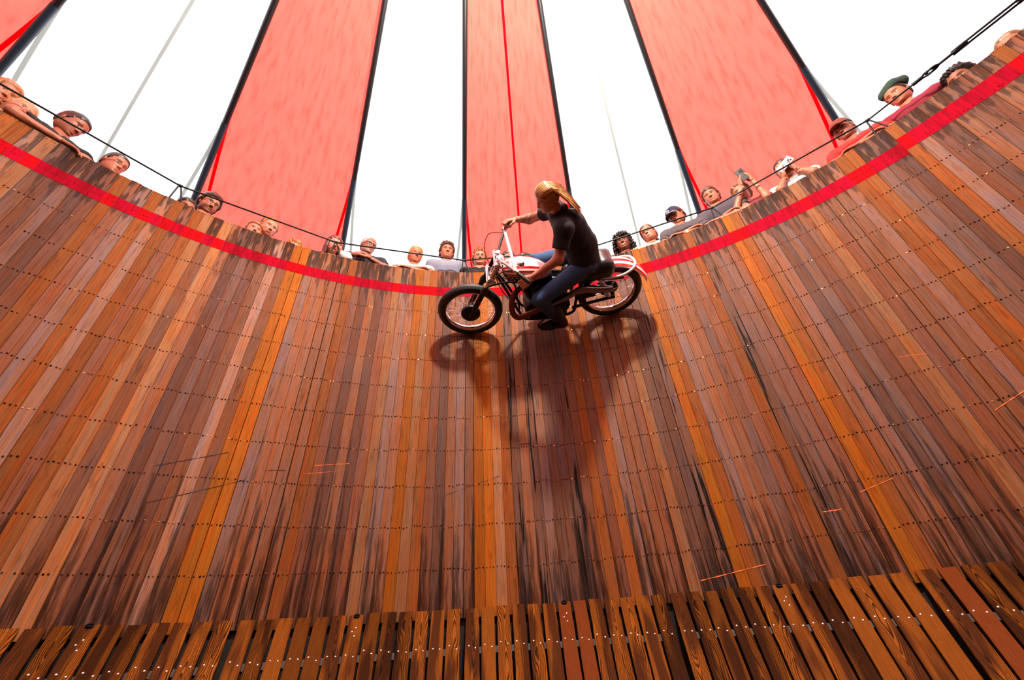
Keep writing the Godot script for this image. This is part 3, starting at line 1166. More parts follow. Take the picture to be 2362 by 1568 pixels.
func hair_shell(o: Dictionary) -> MB:
	# a cap of hair on the skull: thick where hair grows, sunk below the skin elsewhere
	var m := MB.new()
	var col: Color = o.hair_color
	var thick: float = o.get("thick", 0.016) + 0.003
	var front: float = o.get("hairline", 0.07)
	var rough: float = o.get("curl", 0.15)
	var nape: float = o.get("nape", -0.06)
	var n := noise(int(o.get("seed", 5)), 1.0, 3)
	var ys := PackedFloat32Array()
	for i in 30:
		ys.append(0.1245 - 0.222 * pow(i / 29.0, 1.15))
	var seg := 48
	var fs: float = o.get("strand", 60.0)
	for y in ys:
		for i in seg:
			var t := TAU * i / seg
			var p := skull(y, t)
			var d := Vector3(p.x * 1.1, maxf(y, -0.02) * 1.2, p.z).normalized()
			var back := absf(wrapf(t, -PI, PI)) / PI          # 0 at the face, 1 at the back
			var line := lerpf(front, 0.045, smoothstep(0.12, 0.3, back))
			line = lerpf(line, -0.005, smoothstep(0.3, 0.44, back))
			line = lerpf(line, nape, smoothstep(0.46, 0.62, back))
			line += 0.008 * n.get_noise_3d(p.x * 50.0, 1.0, p.z * 50.0)
			var on := smoothstep(line - 0.004, line + 0.012, y)
			var strand := n.get_noise_3d(p.x * fs, y * fs * 0.35, p.z * fs * 0.6)
			var lift := thick * (1.0 + rough * 3.0 * strand) * on - 0.007 * (1.0 - on)
			m.col = col * (1.0 + 0.7 * strand + 0.25 * n.get_noise_3d(p.x * 180.0, y * 40.0, p.z * 120.0))
			m.vert(p + d * lift)
	for r in ys.size() - 1:
		for i in seg:
			var j := (i + 1) % seg
			m.quad(r * seg + i, (r + 1) * seg + i, (r + 1) * seg + j, r * seg + j)
	m.col = col
	var top := m.vert(Vector3(0, 0.1255 + thick, -0.006))
	for i in seg:
		m.tri(top, i, (i + 1) % seg)
	return m

# ---------------------------------------------------------------- hands. Wrist at the origin, fingers along +y, palm towards +z, thumb towards +x * side
var hand_cache := {}

func hand(pose: String, side: float, skin: Color) -> MB:
	var key := "%s%d" % [pose, int(side)]
	if not hand_cache.has(key):
		var w := Color.WHITE
		var b := []
		b.append([Vector3(0, -0.03, 0), Vector3(0, 0.01, 0), 0.024, 0.022, w])
		for x in [-0.026, -0.009, 0.009, 0.025]:
			b.append([Vector3(x * 0.6, 0.012, 0), Vector3(x, 0.078, 0.0), 0.0165, 0.0135, w])
		var len := [0.8, 0.95, 1.0, 0.92]
		for i in 4:
			var x: float = [-0.031, -0.0105, 0.0105, 0.031][i]
			var l: float = len[i]
			var pts: Array
			if pose == "grip":
				pts = [Vector3(x, 0.082, 0.0), Vector3(x * 1.03, 0.107 + 0.012 * l, 0.022), Vector3(x * 1.03, 0.092, 0.022 + 0.034 * l), Vector3(x, 0.064, 0.026 + 0.03 * l)]
			elif pose == "hold":
				pts = [Vector3(x, 0.082, 0.0), Vector3(x * 1.05, 0.082 + 0.038 * l, 0.014), Vector3(x * 1.05, 0.092 + 0.046 * l, 0.040), Vector3(x * 1.02, 0.086 + 0.040 * l, 0.058)]
			else:
				pts = [Vector3(x, 0.082, 0.0), Vector3(x * 1.1, 0.082 + 0.044 * l, 0.006), Vector3(x * 1.12, 0.082 + 0.070 * l, 0.020), Vector3(x * 1.1, 0.082 + 0.084 * l, 0.036)]
			for q in 3:
				b.append([pts[q], pts[q + 1], [0.0105, 0.0095, 0.0085][q], [0.0095, 0.0085, 0.0075][q], w])
		var th := [Vector3(0.022, 0.018, 0.006), Vector3(0.044, 0.045, 0.02), Vector3(0.046, 0.072, 0.034), Vector3(0.036, 0.09, 0.044)]
		if pose == "rest":
			th = [Vector3(0.022, 0.018, 0.004), Vector3(0.05, 0.044, 0.014), Vector3(0.06, 0.074, 0.018), Vector3(0.062, 0.096, 0.02)]
		for q in 3:
			b.append([th[q], th[q + 1], [0.015, 0.0118, 0.0102][q], [0.0118, 0.0102, 0.0085][q], w])
		if side < 0.0:
			for q in b:
				q[0].x = -q[0].x
				q[1].x = -q[1].x
		hand_cache[key] = blob(b, 0.0045, 0.006)
	var src: MB = hand_cache[key]
	var m := MB.new()
	m.v = src.v
	m.uv = src.uv
	m.idx = src.idx
	m.c = src.c.duplicate()
	for i in m.c.size():
		var knuckle := clampf((src.v[i].y - 0.06) * 4.0, 0.0, 0.35)
		m.c[i] = skin.lerp(skin * Color(1.02, 0.8, 0.75), knuckle)
	return m

func aim(at: Vector3, along: Vector3, palm: Vector3) -> Transform3D:
	var y := along.normalized()
	var z := (palm - y * palm.dot(y)).normalized()
	return Transform3D(Basis(y.cross(z), y, z), at)

# ---------------------------------------------------------------- the motorcycle. Local axes: x ahead, y away from the wall, z the rider's right
func bike_frame() -> Transform3D:
	var f := Vector3(-0.99739, -0.05094, -0.05108)
	var u := Vector3(-0.05763, 0.1368, 0.98892)
	return Transform3D(Basis(f, u, f.cross(u)), Vector3(0.2312, 2.6573 + CAM_Y, -4.5137) + u * 0.007)

func wheel(bike: Node3D, called: String, hub: Vector3, drum_z: float, label: String) -> void:
	var axle := Transform3D(Basis(Vector3.RIGHT, PI / 2), Vector3.ZERO)   # lathe axis y -> z
	var w := Node3D.new()
	w.name = called
	w.set_meta("label", label)
	bike.add_child(w, true)
	w.position = hub
	var rubber := material("rubber", Color(0.025, 0.024, 0.024), 0.55)
	var chrome := material("chrome", Color(0.86, 0.85, 0.86), 0.12, 1.0)
	var black := material("black_metal", Color(0.03, 0.03, 0.032), 0.4, 0.5)
	var tyre := MB.new()
	var pr := []
	for i in 25:
		var a := PI * 1.5 * (i / 24.0) - PI * 0.75
		var r := 0.273 + 0.0455 * cos(a)
		var groove := 0.0
		if absf(a) < 0.9 and (i % 3) == 0:
			groove = 0.004
		pr.append(Vector2(r - groove, 0.046 * sin(a)))
	tyre.lathe(axle, pr, 56)
	part(w, "tyre", tyre.mesh(), rubber)
	var rim := MB.new()
	rim.lathe(axle, [Vector2(0.245, -0.036), Vector2(0.238, -0.034), Vector2(0.236, -0.024), Vector2(0.224, -0.016), Vector2(0.222, 0.0), Vector2(0.224, 0.016), Vector2(0.236, 0.024), Vector2(0.238, 0.034), Vector2(0.245, 0.036)], 56)
	part(w, "rim", rim.mesh(), chrome, "polished steel rim")
	var hubm := MB.new()
	hubm.lathe(axle, [Vector2(0.005, -0.06), Vector2(0.035, -0.06), Vector2(0.038, -0.045), Vector2(0.024, -0.03), Vector2(0.024, 0.03), Vector2(0.038, 0.045), Vector2(0.035, 0.06), Vector2(0.005, 0.06)], 24)
	part(w, "hub", hubm.mesh(), black)
	var drum := MB.new()
	var d := drum_z
	var s := signf(d)
	var prf := [Vector2(0.01, 0.012), Vector2(0.05, 0.014), Vector2(0.056, 0.006), Vector2(0.088, 0.004), Vector2(0.094, -0.004), Vector2(0.094, -0.034)]
	var flip := []
	for q in prf:
		flip.append(Vector2(q.x, d + s * q.y))
	if s > 0:
		flip.reverse()
	drum.lathe(axle, flip, 30)
	part(w, "brake_drum", drum.mesh(), black)
	for i in 36:
		var sp := MB.new()
		var side := 1.0 if i % 2 == 0 else -1.0
		var a := TAU * i / 36.0
		var a0 := a + (0.75 if (i / 2) % 2 == 0 else -0.75)
		sp.rod(Vector3(cos(a0) * 0.037, sin(a0) * 0.037, side * 0.05), Vector3(cos(a) * 0.224, sin(a) * 0.224, side * 0.006), 0.0019, 5)
		part(w, "spoke", sp.mesh(), chrome)

func path(pts: Array, n := 6) -> PackedVector3Array:
	var c := Curve3D.new()
	for i in pts.size():
		var t: Vector3 = (pts[mini(i + 1, pts.size() - 1)] - pts[maxi(i - 1, 0)]) * 0.17
		c.add_point(pts[i], -t, t)
	var out := PackedVector3Array()
	var total := (pts.size() - 1) * n
	for i in total + 1:
		out.append(c.samplef(float(i) / n))
	return out

func flag_stripes() -> ImageTexture:
	# tank print: red and white stripes, dark blue panel with white stars at the front below
	var w := 256
	var h := 128
	var im := Image.create(w, h, false, Image.FORMAT_RGB8)
	for y in h:
		for x in w:
			var on := int(floorf(y / 128.0 * 17.0)) % 2 == 0
			im.set_pixel(x, y, Color(0.86, 0.84, 0.82) if on else Color(0.72, 0.05, 0.09))
	im.fill_rect(Rect2i(0, 48, 108, 80), Color(0.05, 0.06, 0.13))
	for r in 4:
		for c in 5:
			var px := 10 + c * 19 + (r % 2) * 8
			var py := 57 + r * 18
			for dy in range(-5, 6):
				for dx in range(-5, 6):
					var a := atan2(dx, -dy)
					var lim := 2.2 + 3.0 * pow(0.5 + 0.5 * cos(a * 5.0), 2.0)
					if sqrt(dx * dx + dy * dy) < lim and px + dx < 108:
						im.set_pixel(px + dx, mini(py + dy, h - 1), Color(0.85, 0.85, 0.88))
	return picture(im)

func build_motorcycle() -> void:
	var bike := thing("motorcycle", "vintage motorcycle with stars and stripes tank riding on the plank wall", "motorcycle", "", bike_frame())
	var chrome := material("chrome", Color(0.86, 0.85, 0.86), 0.12, 1.0)
	var black := material("black_metal", Color(0.03, 0.03, 0.032), 0.4, 0.5)
	var grey := material("engine_alloy", Color(0.07, 0.065, 0.065), 0.45, 0.6)
	var rust := material("rusty_pipe", Color(0.42, 0.2, 0.13), 0.5, 0.45)
	wheel(bike, "front_wheel", Vector3(0.69, 0.318, 0), -0.062, "front wheel with black tyre and wire spokes")
	wheel(bike, "rear_wheel", Vector3(-0.69, 0.318, 0), 0.062, "rear wheel with black tyre and wire spokes")
	# fork
	for s in [-1.0, 1.0]:
		var low := MB.new()
		low.tube(PackedVector3Array([Vector3(0.70, 0.300, s * 0.088), Vector3(0.69, 0.318, s * 0.088), Vector3(0.60, 0.465, s * 0.088), Vector3(0.525, 0.588, s * 0.088)]), [0.018, 0.026, 0.027, 0.026], 12)
		part(bike, "fork_slider", low.mesh(), black)
		var boot := MB.new()
		boot.tube(PackedVector3Array([Vector3(0.53, 0.58, s * 0.088), Vector3(0.52, 0.597, s * 0.088), Vector3(0.505, 0.62, s * 0.088), Vector3(0.49, 0.645, s * 0.088)]), [0.031, 0.034, 0.034, 0.026], 12)
		part(bike, "fork_gaiter", boot.mesh(), material("rubber", Color.WHITE))
		var tube_up := MB.new()
		tube_up.rod(Vector3(0.53, 0.58, s * 0.088), Vector3(0.335, 0.90, s * 0.088), 0.019, 12)
		part(bike, "fork_tube", tube_up.mesh(), chrome if s < 0 else black)
	var rake := Basis(Vector3.BACK, 0.547)
	for q in [[Vector3(0.440, 0.715, 0), 0.05], [Vector3(0.352, 0.872, 0), 0.032]]:
		var tree := MB.new()
		tree.box(Transform3D(rake, q[0]), Vector3(0.07, q[1], 0.24), 0.008)
		tree.box(Transform3D(rake, q[0] + Vector3(-0.03, 0, 0)), Vector3(0.06, q[1], 0.1), 0.008)
		for s in [-1.0, 1.0]:
			tree.lathe(Transform3D(rake, q[0] + Vector3(0, 0, s * 0.088)), [Vector2(0.03, -q[1] * 0.6), Vector2(0.03, q[1] * 0.6), Vector2(0.03, q[1] * 0.6), Vector2(0.02, q[1] * 0.75)], 14)
		part(bike, "triple_clamp", tree.mesh(), chrome)
	var stem := MB.new()
	stem.rod(Vector3(0.418, 0.70, 0), Vector3(0.322, 0.88, 0), 0.03, 14)
	part(bike, "steering_head", stem.mesh(), black)
	var horn := MB.new()
	horn.lathe(Transform3D(Basis(Vector3.BACK, -1.25), Vector3(0.455, 0.64, -0.01)), [Vector2(0.012, -0.06), Vector2(0.02, -0.03), Vector2(0.03, 0.0), Vector2(0.045, 0.022), Vector2(0.046, 0.03), Vector2(0.02, 0.02)], 20)
	part(bike, "horn", horn.mesh(), chrome)
	# handlebar: two arms from the clamp and a long straight brace between their ends
	var bar := Node3D.new()
	bar.name = "handlebar"
	bike.add_child(bar, true)
	var end_r := Vector3(0.252, 0.970, 0.300)
	var end_l := Vector3(0.205, 0.905, -0.265)
	var brace := MB.new()
	brace.rod(end_r, end_l, 0.0145, 12)
	part(bar, "brace", brace.mesh(), material("white_bar", Color(0.85, 0.83, 0.82), 0.22, 0.6), "straight polished brace")
	for e in [end_r, end_l]:
		var arm := MB.new()
		arm.tube(path([Vector3(0.335, 0.905, e.z * 0.12), Vector3(0.325, 0.915, e.z * 0.3), e.lerp(Vector3(0.335, 0.905, 0), 0.12), e], 5), 0.0125, 12)
		part(bar, "arm", arm.mesh(), chrome if e.z < 0 else black)
		var out := Vector3(-0.085, 0.03, 0.11) if e.z > 0 else Vector3(-0.1, -0.05, -0.1)
		var grip := MB.new()
		grip.tube(PackedVector3Array([e + out * 0.12, e + out * 0.16, e + out * 0.95, e + out]), [0.019, 0.0175, 0.0175, 0.012], 12)
		part(bar, "grip", grip.mesh(), material("rubber", Color.WHITE))
		var collar := MB.new()
		collar.tube(PackedVector3Array([e - out * 0.06, e + out * 0.13]), 0.024, 12)
		part(bar, "collar", collar.mesh(), chrome)
	for q in [Vector3(0.337, 0.905, 0.04), Vector3(0.337, 0.905, -0.04)]:
		var riser := MB.new()
		riser.rod(q - Vector3(0, 0.03, 0), q + Vector3(0, 0.02, 0), 0.021, 12)
		part(bar, "riser", riser.mesh(), chrome)
	var cable := MB.new()
	cable.tube(path([end_r + Vector3(0.0, -0.01, -0.03), Vector3(0.40, 0.95, 0.30), Vector3(0.46, 0.84, 0.2), Vector3(0.40, 0.70, 0.08), Vector3(0.3, 0.6, 0.04)], 6), 0.0045, 6)
	part(bike, "throttle_cable", cable.mesh(), material("red_cable", Color(0.5, 0.04, 0.06), 0.4))
	var cable2 := MB.new()
	cable2.tube(path([end_l + Vector3(0.0, 0.0, 0.03), Vector3(0.33, 0.87, -0.2), Vector3(0.38, 0.74, -0.13), Vector3(0.3, 0.5, -0.12), Vector3(0.12, 0.34, -0.13)], 6), 0.0045, 6)
	part(bike, "clutch_cable", cable2.mesh(), black)
	var stay := MB.new()
	stay.tube(path([Vector3(0.49, 0.645, -0.12), Vector3(0.46, 0.70, -0.15), Vector3(0.30, 0.735, -0.17), Vector3(0.23, 0.70, -0.17), Vector3(0.22, 0.5, -0.15), Vector3(0.21, 0.36, -0.13)], 5), 0.009, 8)
	part(bike, "crash_bar", stay.mesh(), black)
	# frame
	var frame := MB.new()
	frame.tube(path([Vector3(0.37, 0.80, 0), Vector3(0.1, 0.72, 0), Vector3(-0.2, 0.64, 0), Vector3(-0.42, 0.60, 0)]), 0.017, 10)
	for s in [-1.0, 1.0]:
		frame.tube(path([Vector3(0.385, 0.73, s * 0.02), Vector3(0.30, 0.52, s * 0.06), Vector3(0.215, 0.28, s * 0.09), Vector3(0.15, 0.185, s * 0.1), Vector3(-0.1, 0.175, s * 0.11), Vector3(-0.30, 0.20, s * 0.11), Vector3(-0.34, 0.34, s * 0.1), Vector3(-0.40, 0.60, s * 0.07)]), 0.0145, 10)
		frame.tube(path([Vector3(-0.30, 0.25, s * 0.10), Vector3(-0.5, 0.29, s * 0.10), Vector3(-0.72, 0.318, s * 0.095)]), 0.017, 10)
		frame.tube(path([Vector3(-0.38, 0.60, s * 0.08), Vector3(-0.55, 0.56, s * 0.10), Vector3(-0.78, 0.55, s * 0.11)]), 0.013, 10)
	part(bike, "frame", frame.mesh(), material("frame_paint", Color(0.1, 0.06, 0.05), 0.4, 0.3))
	for s in [-1.0, 1.0]:
		var shock := MB.new()
		shock.rod(Vector3(-0.66, 0.34, s * 0.115), Vector3(-0.56, 0.57, s * 0.115), 0.012, 10)
		var coil := PackedVector3Array()
		for i in 90:
			var t := i / 89.0
			var c := Vector3(-0.65, 0.36, s * 0.115).lerp(Vector3(-0.575, 0.535, s * 0.115), t)
			coil.append(c + Vector3(cos(t * 56.0) * 0.024, sin(t * 56.0) * 0.010, sin(t * 56.0) * 0.022))
		shock.tube(coil, 0.0042, 5)
		part(bike, "shock_absorber", shock.mesh(), chrome)
	# engine
	var engine := Node3D.new()
	engine.name = "engine"
	bike.add_child(engine, true)
	var cases := MB.new()
	var side := Transform3D(Basis(Vector3.RIGHT, PI / 2), Vector3(0.03, 0.30, 0))
	cases.lathe(side, [Vector2(0.01, -0.15), Vector2(0.10, -0.15), Vector2(0.125, -0.13), Vector2(0.135, -0.06), Vector2(0.135, 0.06), Vector2(0.125, 0.13), Vector2(0.10, 0.15), Vector2(0.01, 0.15)], 28)
	cases.lathe(Transform3D(Basis(Vector3.RIGHT, PI / 2), Vector3(-0.18, 0.32, 0)), [Vector2(0.01, -0.14), Vector2(0.08, -0.14), Vector2(0.10, -0.12), Vector2(0.105, 0.1), Vector2(0.01, 0.12)], 24)
	cases.box(Transform3D(Basis(), Vector3(-0.08, 0.27, 0)), Vector3(0.34, 0.18, 0.26), 0.02)
	cases.box(Transform3D(Basis(), Vector3(-0.16, 0.48, 0)), Vector3(0.2, 0.22, 0.2), 0.03)
	cases.box(Transform3D(Basis(), Vector3(0.03, 0.56, 0)), Vector3(0.16, 0.14, 0.16), 0.03)
	part(engine, "crankcase", cases.mesh(), grey)
	for q in [0.36, -0.36]:
		var cyl := MB.new()
		var xf := Transform3D(Basis(Vector3.BACK, -q), Vector3(0.03, 0.36, 0))
		var fins := []
		for i in 9:
			var y := 0.06 + i * 0.022
			fins.append_array([Vector2(0.05, y), Vector2(0.086, y), Vector2(0.086, y), Vector2(0.086, y + 0.006), Vector2(0.086, y + 0.006), Vector2(0.05, y + 0.006)])
		cyl.lathe(xf, fins, 22)
		cyl.lathe(xf, [Vector2(0.066, 0.255), Vector2(0.07, 0.265), Vector2(0.062, 0.30), Vector2(0.03, 0.325), Vector2(0.004, 0.33)], 22)
		part(engine, "cylinder", cyl.mesh(), black)
	var primary := MB.new()
	primary.box(Transform3D(Basis(Vector3.BACK, -0.06), Vector3(-0.05, 0.30, -0.155)), Vector3(0.36, 0.15, 0.035), 0.015)
	primary.lathe(Transform3D(Basis(Vector3.RIGHT, PI / 2), Vector3(-0.15, 0.31, 0)), [Vector2(0.01, -0.182), Vector2(0.05, -0.18), Vector2(0.075, -0.168), Vector2(0.075, -0.15)], 22)
	part(engine, "primary_cover", primary.mesh(), black)
	var air := MB.new()
	air.lathe(Transform3D(Basis(Vector3.RIGHT, PI / 2), Vector3(0.02, 0.55, 0)), [Vector2(0.01, -0.15), Vector2(0.045, -0.148), Vector2(0.06, -0.135), Vector2(0.06, -0.1)], 22)
	part(engine, "air_cleaner", air.mesh(), black)
	var hp := MB.new()
	hp.tube(path([Vector3(0.16, 0.57, -0.05), Vector3(0.245, 0.53, -0.11), Vector3(0.282, 0.44, -0.16), Vector3(0.275, 0.34, -0.175), Vector3(0.225, 0.295, -0.18), Vector3(0.14, 0.32, -0.18), Vector3(0.04, 0.36, -0.18), Vector3(-0.1, 0.41, -0.185)], 6), 0.028, 14)
	part(bike, "exhaust_pipe", hp.mesh(), rust, "brown heat-stained exhaust pipe")
	var muf := MB.new()
	muf.tube(path([Vector3(-0.1, 0.41, -0.185), Vector3(-0.24, 0.47, -0.18), Vector3(-0.36, 0.53, -0.17), Vector3(-0.46, 0.515, -0.17), Vector3(-0.56, 0.495, -0.17), Vector3(-0.66, 0.488, -0.17)], 5), PackedFloat32Array([0.026, 0.026, 0.026, 0.026, 0.027, 0.028, 0.028, 0.03, 0.03, 0.032, 0.034, 0.036, 0.036, 0.038, 0.038, 0.038, 0.037, 0.036, 0.036, 0.035, 0.034, 0.034, 0.033, 0.033, 0.032, 0.031]), 14)
	part(bike, "muffler", muf.mesh(), material("dull_chrome", Color(0.5, 0.46, 0.47), 0.25, 1.0))
	# tank: a teardrop of sections along x
	var tank := MB.new()
	var sect := [[0.325, 0.735, 0.012, 0.02], [0.315, 0.74, 0.05, 0.05], [0.28, 0.728, 0.102, 0.095], [0.22, 0.724, 0.13, 0.108], [0.14, 0.72, 0.14, 0.106], [0.05, 0.71, 0.13, 0.09], [-0.03, 0.695, 0.105, 0.068], [-0.09, 0.675, 0.07, 0.048], [-0.125, 0.662, 0.03, 0.024], [-0.132, 0.66, 0.004, 0.004]]
	var seg := 32
	for si in sect.size():
		var s: Array = sect[si]
		for i in seg:
			var a := TAU * i / (seg - 1) - PI / 2      # from below, up the left side, over the top
			var cx := cos(a)
			var sy := sin(a)
			var m := pow(pow(absf(cx), 2.6) + pow(absf(sy), 2.6), -1.0 / 2.6)
			var vv := 0.5 - 0.5 * sy
			tank.vert(Vector3(s[0], s[1] + sy * m * s[3] * (1.0 if sy > 0 else 0.9), -cx * m * s[2]), Vector2(clampf((0.325 - s[0]) / 0.46, 0, 1), vv))
	for si in sect.size() - 1:
		for i in seg - 1:
			var b := si * seg + i
			tank.quad(b, b + 1, b + seg + 1, b + seg)
	var tm := material("tank_paint", Color.WHITE, 0.2)
	tm.albedo_texture = flag_stripes()
	tm.clearcoat_enabled = true
	tm.clearcoat = 0.6
	tm.clearcoat_roughness = 0.08
	var tn := part(bike, "fuel_tank", tank.mesh(), tm, "fuel tank with red and white stripes and white stars on dark blue")
	var capm := MB.new()
	capm.lathe(Transform3D(Basis(Vector3.RIGHT, -0.5), Vector3(0.15, 0.812, -0.045)), [Vector2(0.036, -0.01), Vector2(0.036, 0.012), Vector2(0.03, 0.02), Vector2(0.004, 0.024)], 20)
	part(tn, "filler_cap", capm.mesh(), chrome)
	# seat
	var seat := blob([[Vector3(-0.28, 0.64, 0), Vector3(-0.46, 0.63, 0.05), 0.055, 0.085, Color.WHITE], [Vector3(-0.28, 0.64, 0), Vector3(-0.46, 0.63, -0.05), 0.055, 0.085, Color.WHITE], [Vector3(-0.46, 0.63, 0.07), Vector3(-0.62, 0.65, 0.065), 0.09, 0.085, Color.WHITE], [Vector3(-0.46, 0.63, -0.07), Vector3(-0.62, 0.65, -0.065), 0.09, 0.085, Color.WHITE], [Vector3(-0.60, 0.675, 0.06), Vector3(-0.60, 0.675, -0.06), 0.09, 0.09, Color.WHITE]], 0.013, 0.03)
	part(bike, "seat", seat.mesh(), material("black_leather", Color(0.028, 0.026, 0.026), 0.32), "ribbed black leather saddle")
	# rear fender, striped lengthways
	var red := material("fender_red", Color(0.74, 0.05, 0.08), 0.22)
	var white := material("fender_white", Color(0.86, 0.84, 0.82), 0.22)
	var fend := Node3D.new()
	fend.name = "rear_fender"
	fend.set_meta("label", "rear fender striped in red and white")
	bike.add_child(fend, true)
	var hub := Vector3(-0.69, 0.318, 0)
	for b in 7:
		var st := MB.new()
		var n := 20
		for i in n + 1:
			var a := lerpf(0.9, 2.78, i / float(n))
			for e in 2:
				var g := (b + e) / 7.0 * PI
				var r := 0.336 + 0.03 * sin(g) + 0.01 * smoothstep(2.4, 2.78, a)
				st.vert(hub + Vector3(cos(a) * r, sin(a) * r, -cos(g) * 0.082))
		for i in n:
			st.quad(i * 2, i * 2 + 1, i * 2 + 3, i * 2 + 2)
		part(fend, "stripe", st.mesh(), white if b % 2 == 0 else red)
	var hoop := MB.new()
	hoop.tube(path([Vector3(-0.52, 0.60, -0.115), Vector3(-0.62, 0.585, -0.13), Vector3(-0.76, 0.60, -0.135), Vector3(-0.87, 0.63, -0.09), Vector3(-0.905, 0.64, 0.0), Vector3(-0.87, 0.63, 0.09), Vector3(-0.78, 0.60, 0.13), Vector3(-0.66, 0.585, 0.13), Vector3(-0.54, 0.60, 0.115)], 6), 0.0125, 10)
	part(bike, "grab_rail", hoop.mesh(), material("white_rail", Color(0.82, 0.8, 0.79), 0.2, 0.2), "white tubular grab rail")
	# chain, guard, pegs, pedal
	var chain := MB.new()
	for s in [0.05, -0.05]:
		chain.rod(Vector3(-0.20, 0.31 + s * 0.9, 0.12), Vector3(-0.69, 0.318 + s * 1.7, 0.12), 0.007, 6)
	part(bike, "chain", chain.mesh(), grey)
	var spr := MB.new()
	spr.lathe(Transform3D(Basis(Vector3.RIGHT, PI / 2), Vector3(-0.69, 0.318, 0.12)), [Vector2(0.03, -0.004), Vector2(0.088, -0.004), Vector2(0.088, 0.004), Vector2(0.03, 0.004)], 30)
	part(bike, "sprocket", spr.mesh(), grey)
	for s in [-1.0, 1.0]:
		var peg := MB.new()
		peg.rod(Vector3(-0.10, 0.185, s * 0.11), Vector3(-0.10, 0.18, s * 0.27), 0.014, 10)
		part(bike, "footpeg", peg.mesh(), material("rubber", Color.WHITE))
	var ped := MB.new()
	ped.tube(path([Vector3(-0.06, 0.26, -0.17), Vector3(-0.01, 0.235, -0.19), Vector3(0.035, 0.20, -0.2), Vector3(0.05, 0.185, -0.2)], 5), 0.007, 8)
	ped.rod(Vector3(0.05, 0.185, -0.2), Vector3(0.05, 0.185, -0.245), 0.010, 8)
	part(bike, "shift_pedal", ped.mesh(), black)
	var plate := MB.new()
	plate.box(Transform3D(Basis(Vector3.BACK, -0.1), Vector3(-0.42, 0.44, -0.12)), Vector3(0.2, 0.14, 0.03), 0.01)
	part(bike, "battery_box", plate.mesh(), grey)
	var belt := MB.new()
	belt.box(Transform3D(Basis(Vector3.BACK, 0.06), Vector3(-0.42, 0.475, -0.155)), Vector3(0.16, 0.012, 0.02), 0.003)
	part(bike, "side_trim", belt.mesh(), chrome)

